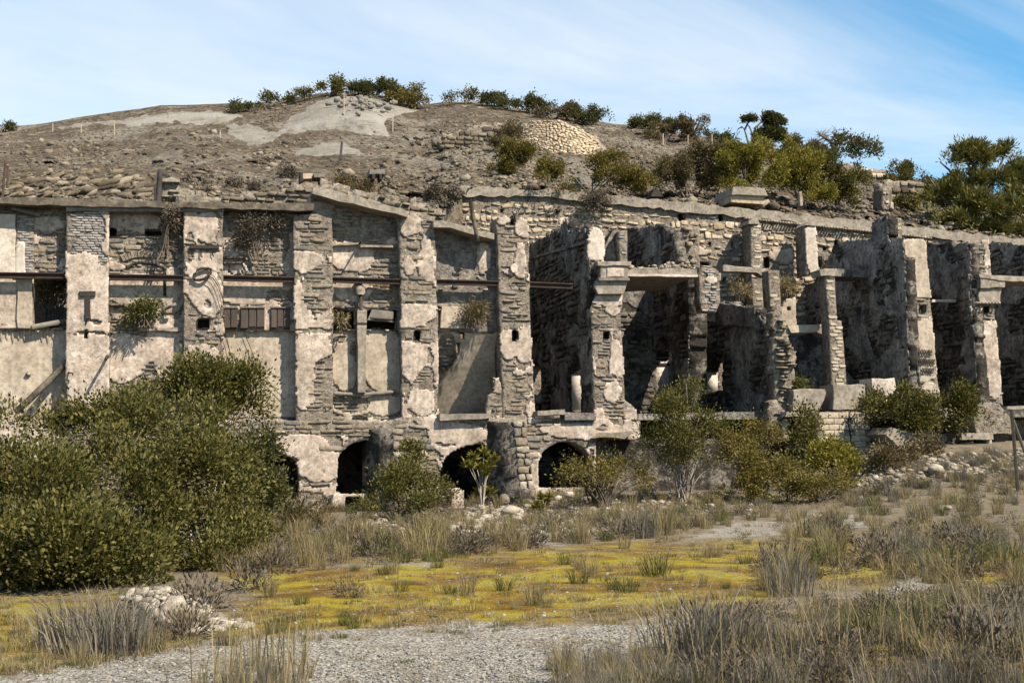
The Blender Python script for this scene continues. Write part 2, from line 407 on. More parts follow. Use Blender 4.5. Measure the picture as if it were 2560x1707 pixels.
M_['hill'] = mat('hill_rubble', [(.3, (0.032, 0.026, 0.017)), (.45, (0.092, 0.070, 0.048)), (.57, (0.145, 0.114, 0.078)), (.72, (0.204, 0.169, 0.123))], 1.1, detail=10, bump=1.0, bscale=3.2, bdist=.5, spots=[((0.211, 0.187, 0.151), .14, .50, .60), ((0.038, 0.031, 0.022), 2.0, .53, .63), ((0.246, 0.209, 0.158), .35, .58, .7)], vor=2.2)
M_['scree'] = mat('scree_rock', [(.0, (0.041, 0.033, 0.025)), (.4, (0.099, 0.081, 0.059)), (.75, (0.171, 0.141, 0.103)), (1., (0.246, 0.214, 0.171))], 3, bump=.6, bscale=9, bdist=.1, islands=.8)
M_['spoil'] = mat('grey_spoil', [(.3, (0.144, 0.130, 0.106)), (.5, (0.194, 0.179, 0.156)), (.7, (0.232, 0.215, 0.194))], .8, detail=9, bump=.9, bscale=4, bdist=.3, spots=[((0.125, 0.106, 0.081), 1.0, .54, .66), ((0.244, 0.232, 0.209), .12, .50, .60), ((0.095, 0.078, 0.060), 2.5, .64, .7)])
M_['rubble'] = mat('pale_rubble', [(.0, (0.150, 0.128, 0.101)), (.5, (0.273, 0.238, 0.189)), (1., (0.405, 0.361, 0.304))], 5, bump=.7, bscale=14, bdist=.05, islands=.75, grime=0.50)
M_['pebble'] = mat('pebble', [(.0, (0.062, 0.060, 0.058)), (.4, (0.138, 0.135, 0.128)), (.7, (0.189, 0.183, 0.174)), (1., (0.254, 0.246, 0.236))], 9, bump=0, islands=.9)
M_['bark'] = mat('bark', [(.3, (0.054, 0.041, 0.032)), (.7, (0.116, 0.097, 0.077))], 8, bump=.6, bscale=25)
M_['palebark'] = mat('pale_bark', [(.3, (0.169, 0.144, 0.116)), (.7, (0.296, 0.260, 0.218))], 8, bump=.5, bscale=25)
def leafm(name, cols, trans=.25):
    n = len(cols)
    return mat(name, [(i/(n-1), c) for i, c in enumerate(cols)], .9, detail=3, bump=0, rough=.6, islands=.62, trans=trans)
M_['olive'] = leafm('mastic_leaf', [(0.019, 0.020, 0.005), (0.040, 0.042, 0.009), (0.074, 0.071, 0.017), (0.140, 0.120, 0.034), (0.090, 0.063, 0.017)])
M_['darkgreen'] = leafm('dark_leaf', [(0.025, 0.027, 0.010), (0.048, 0.050, 0.016), (0.080, 0.079, 0.026), (0.113, 0.092, 0.033)])
M_['yellowgreen'] = leafm('spurge_leaf', [(0.062, 0.062, 0.013), (0.126, 0.116, 0.021), (0.190, 0.165, 0.025), (0.242, 0.185, 0.033)])
M_['ochre'] = leafm('ochre_leaf', [(0.050, 0.045, 0.012), (0.106, 0.089, 0.020), (0.157, 0.123, 0.030), (0.086, 0.077, 0.020)])
M_['brownleaf'] = leafm('brown_leaf', [(0.049, 0.040, 0.021), (0.089, 0.069, 0.033), (0.128, 0.098, 0.046), (0.067, 0.061, 0.025)])
M_['pine'] = leafm('pine_needle', [(0.037, 0.046, 0.015), (0.079, 0.084, 0.023), (0.143, 0.132, 0.033), (0.241, 0.188, 0.042)], .15)
M_['spiky'] = leafm('spurge_bright_leaf', [(0.069, 0.070, 0.011), (0.133, 0.117, 0.020), (0.188, 0.158, 0.029)])
M_['straw'] = leafm('dry_grass', [(0.081, 0.058, 0.026), (0.171, 0.130, 0.065), (0.269, 0.216, 0.117), (0.107, 0.092, 0.034), (0.341, 0.282, 0.162)], .2)
M_['greygrass'] = leafm('grey_grass', [(0.044, 0.038, 0.029), (0.106, 0.092, 0.072), (0.185, 0.165, 0.134), (0.075, 0.067, 0.040)], .2)
M_['rush'] = leafm('green_rush', [(0.026, 0.030, 0.009), (0.055, 0.062, 0.016), (0.092, 0.095, 0.028), (0.150, 0.132, 0.051)], .2)
M_['heather'] = leafm('dry_heather', [(0.040, 0.031, 0.025), (0.073, 0.057, 0.044), (0.110, 0.090, 0.065), (0.060, 0.050, 0.027)], .1)

# ------------------------------------------------------------------ ground
def bank(x, y):
    return 1.55*sstep(18.5, 25, x)*sstep(33, 42, y) + 0.35*sstep(8, 14, x)*sstep(36.5, 41, y)
def gz(x, y):
    return bank(x, y)+0.10*(fbm(np.asarray(x)*.35, np.asarray(y)*.35, 3, 4)-.5)*sstep(5, 12, y)*1.6+0.25*(fbm(np.asarray(x)*.06+9, np.asarray(y)*.06, 8, 2)-.5)*sstep(8, 20, y)
_YS = np.concatenate([np.linspace(5, 42.2, 420)])
def onGv(q, ymax=42.2):
    q = np.asarray(q, float).reshape(-1, 2); out = np.zeros((len(q), 3)); Ys = _YS[_YS <= ymax+.01]
    for i in range(0, len(q), 200):
        d = ray(q[i:i+200, 0], q[i:i+200, 1]); t = Ys[None, :]/d[:, 1:2]
        X = d[:, 0:1]*t; Z = CAM_H+d[:, 2:3]*t; g = gz(X, np.broadcast_to(Ys[None, :], X.shape))
        hit = Z <= g; j = np.where(hit.any(1), hit.argmax(1), len(Ys)-1); k = np.arange(len(j))
        out[i:i+200] = np.stack([X[k, j], Ys[j], g[k, j]], 1)
    return out
def onG(px, py, ymax=42.2): return onGv([(px, py)], ymax)[0]

def inside_soft(px, py, poly, feather):
    poly = np.asarray(poly, float)
    i = pip(px, py, poly); d, _, _ = nearest(px, py, poly)
    return np.clip(0.5+np.where(i, d, -d)/(2*feather), 0, 1)
GRAVEL = [[(-200, 1800), (-200, 1720), (100, 1668), (420, 1622), (640, 1588), (900, 1578), (1130, 1560), (1330, 1555), (1560, 1560), (1720, 1540), (1760, 1580), (1640, 1640), (1440, 1690), (1380, 1900), (-200, 1900)],
          [(1690, 1352), (1760, 1318), (1900, 1298), (2030, 1285), (2200, 1288), (2200, 1312), (2050, 1330), (1850, 1350)],
          [(720, 1418), (900, 1400), (1080, 1392), (1120, 1402), (900, 1424)], [(1290, 1352), (1560, 1340), (1570, 1352), (1320, 1364)],
          [(2000, 1500), (2250, 1455), (2330, 1440), (2360, 1470), (2150, 1505)]]
MOSS = [[(420, 1600), (560, 1560), (640, 1470), (560, 1430), (700, 1400), (1000, 1385), (1300, 1370), (1560, 1352), (1750, 1360), (2100, 1330), (2150, 1360), (2000, 1440), (1900, 1520), (1600, 1530), (1300, 1562), (1060, 1590), (760, 1602)],
        [(-200, 1720), (-200, 1665), (150, 1650), (260, 1652), (100, 1690)], [(2050, 1350), (2560, 1370), (2660, 1460), (2300, 1470), (2000, 1440)], [(-100, 1500), (300, 1500), (560, 1590), (300, 1640), (-100, 1650)], [(1900, 1640), (2250, 1560), (2560, 1580), (2560, 1707), (2000, 1720)],
        [(560, 1350), (760, 1350), (760, 1400), (600, 1410)]]
def masks(P):
    px, py = project(P)
    nzx = 150*(fbm(P[:, 0]*1.3, P[:, 1]*.6, 21, 4)-.5); nzy = 50*(fbm(P[:, 0]*1.1, P[:, 1]*.7, 22, 4)-.5)
    ok = (P-CAMP)@_F > 3
    g = np.zeros(len(P)); m = np.zeros(len(P))
    for q in GRAVEL: g = np.maximum(g, inside_soft(px+nzx, py+nzy, q, 14))
    for q in MOSS: m = np.maximum(m, inside_soft(px+nzx, py+nzy, q, 60))
    return g*ok, m*ok

def axis(segs):
    out = []
    for a, b, st in segs: out.append(np.arange(a, b, st))
    return np.concatenate(out+[np.array([segs[-1][1]])])
gx = axis([(-900, -60, 60), (-60, -14, 2), (-14, 26, .16), (26, 60, .8), (60, 900, 60)])
gy = axis([(-400, 0, 40), (0, 8, .5), (8, 24, .13), (24, 46, .25), (46, 60, 2)])
GX, GY = np.meshgrid(gx, gy, indexing='ij')
GZ = gz(GX, GY)
gm, mm_ = None, None
V = np.stack([GX.ravel(), GY.ravel(), GZ.ravel()], 1)
gm, mm_ = masks(V)
V[:, 2] += 0.02*mm_*(fbm(V[:, 0]*3, V[:, 1]*3, 31, 3))
ii = np.arange(GX.size).reshape(GX.shape)
Q = np.stack([ii[:-1, :-1].ravel(), ii[1:, :-1].ravel(), ii[1:, 1:].ravel(), ii[:-1, 1:].ravel()], 1)
me = mesh_np('ground', V, Q, smooth=True)
at = me.color_attributes.new('cover', 'FLOAT_COLOR', 'POINT')
at.data.foreach_set('color', np.stack([gm, mm_, np.zeros_like(gm), np.ones_like(gm)], 1).astype(np.float32).ravel())
def ground_mat():
    M = bpy.data.materials.new('ground_cover'); M.use_nodes = True
    N, L = M.node_tree.nodes, M.node_tree.links; N.clear()
    def nn(t, **k):
        x = N.new(t)
        for a, b in k.items(): setattr(x, a, b)
        return x
    out = nn('ShaderNodeOutputMaterial'); bs = nn('ShaderNodeBsdfPrincipled'); bs.inputs['Roughness'].default_value = .95; bs.inputs['Specular IOR Level'].default_value = .1
    geo = nn('ShaderNodeNewGeometry'); pos = geo.outputs['Position']
    def noise(sc, det=8, r=.65):
        n = nn('ShaderNodeTexNoise'); n.inputs['Scale'].default_value = sc; n.inputs['Detail'].default_value = det; n.inputs['Roughness'].default_value = r; L.new(pos, n.inputs['Vector']); return n.outputs['Fac']
    def ramp(f, els):
        r = nn('ShaderNodeValToRGB')
        while len(r.color_ramp.elements) < len(els): r.color_ramp.elements.new(.5)
        for e, (p, c) in zip(r.color_ramp.elements, els): e.position = p; e.color = (*c, 1)
        L.new(f, r.inputs[0]); return r.outputs[0]
    def mix(f, a, b):
        m = nn('ShaderNodeMix', data_type='RGBA'); L.new(f, m.inputs[0]); L.new(a, m.inputs[6]); L.new(b, m.inputs[7]); return m.outputs[2]
    def math_(op, a, b):
        m = nn('ShaderNodeMath', operation=op, use_clamp=True)
        for k, v in ((0, a), (1, b)):
            if isinstance(v, (int, float)): m.inputs[k].default_value = v
            else: L.new(v, m.inputs[k])
        return m.outputs[0]
    def rng(f, lo, hi):
        m = nn('ShaderNodeMapRange'); m.inputs[1].default_value = lo; m.inputs[2].default_value = hi; L.new(f, m.inputs[0]); return m.outputs[0]
    vo = nn('ShaderNodeTexVoronoi'); vo.inputs['Scale'].default_value = 38; L.new(pos, vo.inputs['Vector'])
    sp = nn('ShaderNodeSeparateColor'); L.new(vo.outputs['Color'], sp.inputs[0])
    earth = ramp(noise(2.2), [(.3, (0.064, 0.051, 0.035)), (.5, (0.121, 0.099, 0.070)), (.7, (0.178, 0.153, 0.114))])
    gravel = ramp(sp.outputs[0], [(0, (0.073, 0.065, 0.055)), (.35, (0.159, 0.146, 0.126)), (.7, (0.228, 0.212, 0.187)), (1, (0.318, 0.301, 0.271))])
    gravel = mix(rng(noise(1.4, 8, .7), .5, .66), gravel, earth)
    moss = ramp(noise(.75, 12, .7), [(.36, (0.053, 0.034, 0.015)), (.44, (0.107, 0.062, 0.012)), (.51, (0.159, 0.110, 0.010)), (.58, (0.215, 0.176, 0.015)), (.68, (0.099, 0.105, 0.022))])
    at = nn('ShaderNodeAttribute', attribute_name='cover'); sa = nn('ShaderNodeSeparateColor'); L.new(at.outputs['Color'], sa.inputs[0])
    brk = noise(4.5, 8, .7)
    dry = ramp(noise(7, 8), [(.3, (0.070, 0.054, 0.035)), (.6, (0.153, 0.127, 0.089)), (.75, (0.255, 0.229, 0.191))])
    col = mix(rng(noise(.7, 5), .48, .56), earth, dry)
    fm = rng(math_('ADD', math_('MULTIPLY', sa.outputs[1], .62), math_('MULTIPLY', brk, 1.1)), .77, .98)
    col = mix(fm, col, moss)
    fg = rng(math_('ADD', math_('MULTIPLY', sa.outputs[0], .75), math_('MULTIPLY', brk, .7)), .72, .92)
    col = mix(fg, col, gravel)
    sparse = math_('MULTIPLY', rng(sp.outputs[1], .80, .82), rng(noise(1.0, 4), .4, .6))
    col = mix(sparse, col, gravel)
    L.new(col, bs.inputs['Base Color'])
    h = math_('ADD', math_('MULTIPLY', vo.outputs['Distance'], .6), math_('MULTIPLY', noise(18, 6), .7))
    bp = nn('ShaderNodeBump'); bp.inputs['Strength'].default_value = .9; bp.inputs['Distance'].default_value = .04; L.new(h, bp.inputs['Height']); L.new(bp.outputs[0], bs.inputs['Normal'])
    L.new(bs.outputs[0], out.inputs[0])
    return M
go = link('ground', me, ground_mat()); tag(go, kind='structure')

# ------------------------------------------------------------------ hill
RX = [-700, -200, 0, 90, 250, 400, 600, 690, 740, 800, 870, 920, 985, 1060, 1110, 1180, 1270, 1400, 1530, 1620, 1750, 1900, 2000, 2110, 2230, 2300, 2400, 2560, 3300]
RY = [345, 330, 320, 311, 286, 264, 259, 254, 244, 234, 229, 231, 245, 262, 256, 256, 268, 288, 309, 316, 340, 366, 382, 412, 436, 450, 470, 500, 640]
BX = [-700, 1030, 1180, 1400, 1740, 2080, 2420, 3300]
BY = [575, 575, 484, 490, 522, 556, 596, 680]
YBX = [-700, 980, 1200, 3300]; YBY = [46.0, 46.0, 52.2, 52.2]
YRX = [-700, 300, 900, 1500, 2100, 2600, 3300]; YRY = [120, 118, 112, 104, 84, 70, 70]
MOUNDS = [
 [(680, 350), (690, 318), (705, 300), (740, 272), (790, 244), (840, 229), (880, 226), (925, 233), (985, 248), (1060, 274), (1040, 292), (975, 305), (985, 335), (990, 352), (900, 350), (840, 332), (780, 340)],
 [(1086, 276), (1110, 262), (1150, 252), (1200, 252), (1250, 262), (1345, 278), (1330, 286), (1200, 284)],
 [(550, 302), (590, 296), (640, 302), (690, 318), (726, 338), (700, 352), (660, 372), (622, 376), (590, 362), (562, 346)],
 [(712, 392), (740, 368), (800, 348), (860, 345), (905, 362), (935, 398), (860, 402), (770, 404)],
 [(60, 322), (150, 302), (260, 288), (420, 266), (560, 262), (640, 282), (620, 304), (540, 326), (440, 322), (330, 330), (250, 322), (150, 338)],
 [(40, 345), (110, 326), (170, 326), (190, 338), (110, 350)],
]
def mound_mask(px, py):
    m = np.zeros(np.shape(px))
    for q in MOUNDS: m = np.maximum(m, inside_soft(px, py, q, 26))
    return m
def Yhill(px, py, bump=True):
    px = np.asarray(px, float); py = np.asarray(py, float)
    pb = np.interp(px, BX, BY); pr = np.interp(px, RX, RY); yb = np.interp(px, YBX, YBY); yr = np.interp(px, YRX, YRY)
    t = np.clip((pb-py)/(pb-pr), 0, 1)
    Y = yb+(yr-yb)*t**1.3
    if bump:
        w = sstep(0, .08, t)*(1-sstep(.9, 1, t)*.7)*(1-.96*mound_mask(px, py))
        Y = Y-w*(8.0*(fbm(px*.011, py*.022, 51, 5)-.5)+3.6*np.abs(fbm(px*.028, py*.05, 57, 5)-.5)*2)
    return Y
hx = np.concatenate([np.arange(-700, -60, 20), np.arange(-60, 2640, 5.0), np.arange(2640, 3301, 20)])
ht = np.linspace(0, 1, 110)
HX, HT = np.meshgrid(hx, ht, indexing='ij')
pb = np.interp(HX, BX, BY); pr = np.interp(HX, RX, RY)
rj = 3.0*(fbm(HX*.02, HX*0, 61, 4)-.5)*HT
HPY = pb+(pr+rj-pb)*HT
HY = Yhill(HX, HPY)
hv = onY(HX.ravel(), HPY.ravel(), HY.ravel()).reshape(HX.shape+(3,))
drop = hv[:, :1].copy(); drop[..., 2] = -0.5
far1 = hv[:, -1:].copy(); far1[..., 1] += 25; far1[..., 2] -= 3
far2 = hv[:, -1:].copy(); far2[..., 1] += 160; far2[..., 2] = -0.5
hv = np.concatenate([drop, hv, far1, far2], 1)
ii = np.arange(hv.shape[0]*hv.shape[1]).reshape(hv.shape[:2])
Q = np.stack([ii[:-1, :-1].ravel(), ii[1:, :-1].ravel(), ii[1:, 1:].ravel(), ii[:-1, 1:].ravel()], 1)
hill = link('hill', mesh_np('hill', hv.reshape(-1, 3), Q, smooth=False), M_['hill']); tag(hill, kind='structure')
far = MB()
a = np.linspace(-900, 900, 60)
fz = 6*fbm(a*.01, a*0, 5, 3)
V = np.concatenate([np.stack([a, a*0+60, a*0-.4], 1), np.stack([a, a*0+300, fz], 1), np.stack([a, a*0+900, fz*0-2], 1)])
Q = [(r*60+i, r*60+i+1, (r+1)*60+i+1, (r+1)*60+i) for r in range(2) for i in range(59)]
far.add(V, Q); tag(far.build('terrain', M_['hill']), kind='structure')

def hillpatch(name, poly, bulge, m, kind='structure', cell=4.0, seed=0, feather=46.0):
    P = np.asarray(poly, float); lo = P.min(0)-cell; hi = P.max(0)+cell
    A = np.arange(lo[0], hi[0]+cell, cell); B = np.arange(lo[1], hi[1]+cell, cell*.6)
    ga, gb = np.meshgrid(A, B, indexing='ij')
    wx = 14*(fbm(ga*.03, gb*.05, seed+20, 4)-.5); wy = 9*(fbm(ga*.03, gb*.05, seed+25, 4)-.5)
    d0, qx, qy = nearest(ga+wx, gb+wy, P); ins = pip(ga+wx, gb+wy, P)
    cellin = ins[:-1, :-1] & ins[1:, :-1] & ins[1:, 1:] & ins[:-1, 1:]
    nw = np.clip(d0/feather, 0, 1)
    h = bulge*(1-(1-nw)**1.6)*(0.7+0.6*fbm(ga*.02, gb*.03, seed, 4))
    wgt = sstep(0, .9, nw+.35*(fbm(ga*.05, gb*.09, seed+7, 4)-.5))
    Yh = Yhill(ga, gb, True)
    Y = Yh+.3-wgt*(.75+h*.5+.5*(fbm(ga*.11+gb*.03, gb*.016, seed+6, 3)-.5)+.5*(fbm(ga*.02, gb*.035, seed+4, 5)-.5))
    Y = np.where(nw < .05, Yh+.5, Y)
    Vv = onY(ga.ravel(), gb.ravel(), Y.ravel())
    ii = np.arange(ga.size).reshape(ga.shape); I, J = np.nonzero(cellin)
    Q = np.stack([ii[I, J], ii[I, J+1], ii[I+1, J+1], ii[I+1, J]], 1)
    o = link(name, mesh_np(name, Vv, Q, smooth=True), m); return tag(o, kind=kind)
for i, q in enumerate(MOUNDS): hillpatch('spoil_mound', q, [4.5, 2.2, 2.5, 2.6, 1.0, .8][i], M_['spoil'], seed=70+i)

# rocks -------------------------------------------------------------
PHI = (1+5**.5)/2
ICO = np.array([(-1, PHI, 0), (1, PHI, 0), (-1, -PHI, 0), (1, -PHI, 0), (0, -1, PHI), (0, 1, PHI), (0, -1, -PHI), (0, 1, -PHI), (PHI, 0, -1), (PHI, 0, 1), (-PHI, 0, -1), (-PHI, 0, 1)])/math.hypot(1, PHI)
ICT = np.array([(0, 11, 5), (0, 5, 1), (0, 1, 7), (0, 7, 10), (0, 10, 11), (1, 5, 9), (5, 11, 4), (11, 10, 2), (10, 7, 6), (7, 1, 8), (3, 9, 4), (3, 4, 2), (3, 2, 6), (3, 6, 8), (3, 8, 9), (4, 9, 5), (2, 4, 11), (6, 2, 10), (8, 6, 7), (9, 8, 1)])
def rocks(name, P, R, m, seed=0, flat=.7, parent=None):
    r = np.random.default_rng(seed); n = len(P)
    sc = R[:, None]*r.uniform(.6, 1.3, (n, 3))*np.array([1, 1, flat])
    V = ICO[None]*r.uniform(.7, 1.2, (n, 12, 1))*sc[:, None, :]
    an = r.uniform(0, 6.28, n); c, s = np.cos(an), np.sin(an)
    V = np.stack([V[..., 0]*c[:, None]-V[..., 1]*s[:, None], V[..., 0]*s[:, None]+V[..., 1]*c[:, None], V[..., 2]], -1)+P[:, None, :]
    T = (ICT[None]+(np.arange(n)*12)[:, None, None]).reshape(-1, 3)
    return link(name, mesh_np(name, V.reshape(-1, 3), None, T), m, parent)
n = 26000
rx_ = RNG.uniform(-60, 2640, n); t_ = RNG.uniform(0.0, .97, n)
ry_ = np.interp(rx_, BX, BY)*(1-t_)+np.interp(rx_, RX, RY)*t_
keep = np.ones(n, bool)
for q in MOUNDS: keep &= ~pip(rx_, ry_, np.asarray(q, float)) | (RNG.uniform(0, 1, n) < .03)
keep &= fbm(rx_*.012, ry_*.02, 88, 4) > RNG.uniform(.25, .62, n)
rx_, ry_ = rx_[keep], ry_[keep]
HP = onY(rx_, ry_, Yhill(rx_, ry_)-.1)
tag(rocks('scree', HP, RNG.uniform(.03, .14, len(HP))*(1+1.5*(RNG.uniform(0, 1, len(HP)) > .95)), M_['scree'], 5), kind='stuff')
# loose blocks on top of the tallest spoil mound
bp_ = [(875+RNG.normal(0, 34)+0.6*k, 238+abs(RNG.normal(0, 1))*22+.1*k) for k in range(70)]
bx_ = np.array(bp_); bx_ = bx_[pip(bx_[:, 0], bx_[:, 1], np.asarray(MOUNDS[0], float))]
tag(rocks('rubble', onY(bx_[:, 0], bx_[:, 1], Yhill(bx_[:, 0], bx_[:, 1], False)-4.6), RNG.uniform(.08, .34, len(bx_)), M_['spoil'], 6), kind='stuff')
# slanting rock beds on the lower left of the hill
mb = MB(); r = np.random.default_rng(12)
for k in range(120):
    px = r.uniform(20, 400); py = 425+70*r.uniform(0, 1)**.7; y0 = float(np.asarray(Yhill(np.array([px]), np.array([py])))[0])
    V = ICO*r.uniform(.7, 1.25, (12, 1))*np.array([r.uniform(.2, .65), r.uniform(.3, .8), r.uniform(.08, .24)])
    a_ = math.radians(r.normal(27, 6)); V = np.stack([V[:, 0]*math.cos(a_)-V[:, 2]*math.sin(a_), V[:, 1], V[:, 0]*math.sin(a_)+V[:, 2]*math.cos(a_)], 1)
    mb.add(V+pt(px, py, y0+.15), None, ICT)
tag(mb.build('bedrock', M_['scree']), kind='structure')

# ------------------------------------------------------------------ masonry
STONES = []
for k in range(14):
    r = np.random.default_rng(300+k)
    ang = np.array([-.5, 0, .5, .5, .5, 0, -.5, -.5]), np.array([-.5, -.5, -.5, 0, .5, .5, .5, 0])
    o = np.stack(ang, 1)*r.uniform(.88, 1.03, (8, 1)); o[[0, 2, 4, 6]] *= r.uniform(.84, 1.0, (4, 1)); o += r.uniform(-.05, .05, (8, 2))
    z1 = r.uniform(.6, .9, 8); z2 = np.clip(1+r.normal(0, .16, 8)+o[:, 0]*r.normal(0, .3)+o[:, 1]*r.normal(0, .3), .72, 1.3)
    V = [np.c_[o, np.zeros(8)], np.c_[o*.98, z1], np.c_[o*r.uniform(.89, .96)+r.uniform(-.02, .02, 2), z2], np.array([[r.uniform(-.1, .1), r.uniform(-.1, .1), 1.02]])]
    q = []; t = []
    for i in range(8):
        j = (i+1) % 8
        q += [(i, j, 8+j, 8+i), (8+i, 8+j, 16+j, 16+i)]; t.append((16+i, 16+j, 24))
    STONES.append((np.concatenate(V), np.array(q), np.array(t)))
SM = {}
def stone_mesh(k, m):
    key = (k, m.name)
    if key not in SM:
        SM[key] = mesh_np('stone', *STONES[k]); SM[key].materials.append(m)
    return SM[key]
def lay(parent, pl, poly, holes=(), mask=None, hr=(.08, .24), wr=(.13, .5), proud=(.012, .055), m='stone', seed=0, limit=300, gap=.2, local=False, c0=0.0, name='stone', minpx=10, joint=.028, angle=0.0, rowjit=.4):
    """courses of single stones over a face; the largest are objects of their own, the rest one joined part"""
    r = random.Random(seed)
    P = np.asarray(poly, float) if local else pl.loc(poly)
    H = [np.asarray(h, float) if local else pl.loc(h) for h in holes]
    lo, hi = P.min(0), P.max(0); items = []
    b = lo[1]+.02
    while b < hi[1]:
        h = r.uniform(*hr); a = lo[0]-r.uniform(0, .3)
        while a < hi[0]:
            w = r.uniform(*wr)*(.7+.6*h/hr[1]); hh = h*r.uniform(1-rowjit, 1.02)
            if r.random() > gap: items.append((a+w/2, b+h/2+r.uniform(-.1, .1)*h*rowjit*2, w-joint, hh-joint, r.uniform(*proud), r.gauss(angle, .035*rowjit*4), r.randrange(14)))
            a += w
        b += h
    if not items: return
    I = np.array([t[:5] for t in items])
    ok = np.ones(len(I), bool)
    for sx, sy in ((0, 0), (-.45, 0), (.45, 0), (0, -.42), (0, .42), (-.44, -.4), (.44, -.4), (.44, .4), (-.44, .4), (-.22, 0), (.22, 0)):
        ca, cb = I[:, 0]+sx*I[:, 2], I[:, 1]+sy*I[:, 3]
        ok &= pip(ca, cb, P)
        for hh in H: ok &= ~pip(ca, cb, hh)
    if mask is not None: ok &= mask(I[:, 0], I[:, 1]) <= 0.02
    items = [t for t, k in zip(items, ok) if k]
    items.sort(key=lambda t: -(t[2]*t[3]))
    pm = 66.0
    M = M_[m]; rest = MB()
    for n_, (a, b, w, h, d, ro, k) in enumerate(items):
        if n_ < limit and max(w, h)*pm >= minpx and w*h*pm*pm > minpx*minpx*.7:
            o = bpy.data.objects.new(name, stone_mesh(k, M)); COL.objects.link(o)
            o.parent = parent; o.matrix_parent_inverse = Matrix.Translation(-parent.location)
            o.matrix_basis = pl.mat(a, b, c0-.01, w, h, d+.01, ro)
        else:
            V, q, t = STONES[k]
            Mx = np.array(pl.mat(a, b, c0-.01, w, h, d+.01, ro))
            rest.add(V@Mx[:3, :3].T+Mx[:3, 3], q, t)
    if rest.n:
        tag(rest.build('small_'+name, M, parent), kind='stuff')
def patches(pl, pts, bias=0.0, amp=1.0, sc=.9, seed=0):
    """a plaster mask: noise plus patches given as (px, py, rx, ry, weight)"""
    L_ = []
    for (px, py, rx, ry, w) in pts:
        c = pl.loc([(px, py), (px+rx, py), (px, py+ry)]); L_.append((c[0], abs(c[1, 0]-c[0, 0])+1e-3, abs(c[2, 1]-c[0, 1])+1e-3, w))
    def f(a, b):
        v = bias+amp*((fbm(a*sc, b*sc*1.1, seed, 5)-.5)*2)
        for c, rx, ry, w in L_:
            d = ((a-c[0])/rx)**2+((b-c[1])/ry)**2
            v = v+w*np.clip(1.3-d, -.2, 1)*(d < 2.2)
        return v
    return f
def loc_of(pl, poly):
    P = pl.loc(poly); w = pl.world(P[:, 0], P[:, 1], 0); return (w[:, 0].mean(), w[:, 1].mean(), w[:, 2].min())
def wall(oname, label, cat, pl, poly, thick, holes=(), pl_pts=None, bias=-.1, psc=.9, stones=True, core='mortar', plaster='plaster', seed=0, group=None, rag=.03, res=.09, skin=.034, limit=300, disp=.02, parent=None, c0=0.0, **kw):
    root = parent or thing(oname, label, cat, loc_of(pl, poly), group)
    V, Q = cellwall(pl, poly, thick, holes, res=res, rag=rag, disp=disp, seed=seed, c0=c0)
    link('core', mesh_np('core', V, Q), M_[core], root)
    mk = patches(pl, pl_pts or [], bias, 1.0, psc, seed+11) if pl_pts is not None else None
    if stones: lay(root, pl, poly, holes, mk, seed=seed, limit=limit, c0=c0, **kw)
    if mk is not None:
        V, Q = cellwall(pl, poly, skin+.02, holes, res=.055, rag=rag, disp=.012, mask=mk, seed=seed+2, c0=c0+skin, back=False, dscale=3.5)
        if len(Q): link('plaster', mesh_np('plaster', V, Q), M_[plaster], root)
    return root

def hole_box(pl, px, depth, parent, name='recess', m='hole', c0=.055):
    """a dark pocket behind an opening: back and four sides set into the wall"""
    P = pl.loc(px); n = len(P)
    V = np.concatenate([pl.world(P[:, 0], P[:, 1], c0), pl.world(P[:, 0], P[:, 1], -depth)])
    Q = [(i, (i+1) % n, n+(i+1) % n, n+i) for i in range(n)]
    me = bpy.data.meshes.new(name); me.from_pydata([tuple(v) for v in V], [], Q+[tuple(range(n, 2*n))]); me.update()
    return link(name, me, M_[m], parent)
def rect(x0, y0, x1, y1): return [(x0, y1), (x1, y1), (x1, y0), (x0, y0)]

YF, YU, YL, YA = 43.0, 43.42, 43.52, 42.75       # pier fronts, upper bay walls, lower bay walls, arch storey
PF, PU, PLW, PA = FY(YF), FY(YU), FY(YL), FY(YA)
GP = 'piers of the ruined facade'

# --- pier with the T plate
T_poly = [(166, 1060), (166, 528), (271, 528), (271, 700), (273, 1060)]
t1 = thing('stone_pier', 'brick-topped pier carrying a dark iron T-shaped tie plate', 'pier', loc_of(PF, T_poly), GP)
V, Q = cellwall(PF, T_poly, .9, [rect(213, 826, 221, 846)], res=.09, rag=.012, disp=.012, seed=1)
link('core', mesh_np('core', V, Q), M_['mortar'], t1)
mk = patches(PF, [(215, 660, 34, 34, 1.0), (220, 800, 70, 110, .7), (220, 960, 80, 110, 1.6), (180, 720, 20, 60, .5), (205, 580, 60, 56, -2.0), (245, 640, 26, 24, -.8), (215, 835, 50, 9, -.7)], .05, 1., 1.0, 31)
lay(t1, PF, [(168, 700), (168, 530), (270, 530), (270, 700)], (), mk, hr=(.078, .085), wr=(.17, .24), proud=(.02, .035), m='brick', seed=11, gap=.02, name='brick', minpx=8.5, joint=.014, rowjit=.03, limit=300)
lay(t1, PF, [(168, 1058), (168, 700), (270, 700), (272, 1058)], [rect(213, 826, 221, 846)], mk, hr=(.09, .16), wr=(.22, .6), proud=(.01, .05), seed=12)
V, Q = cellwall(PF, T_poly, .06, [rect(213, 826, 221, 846)], res=.055, rag=.012, disp=.01, mask=mk, seed=5, c0=.05, back=False)
link('plaster', mesh_np('plaster', V, Q), M_['plaster'], t1)
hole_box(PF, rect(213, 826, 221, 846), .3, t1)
tp = thing('tie_plate', 'dark iron T-shaped tie plate fixed to the brick-topped pier', 'tie plate', pt(219, 799, YF-.1))
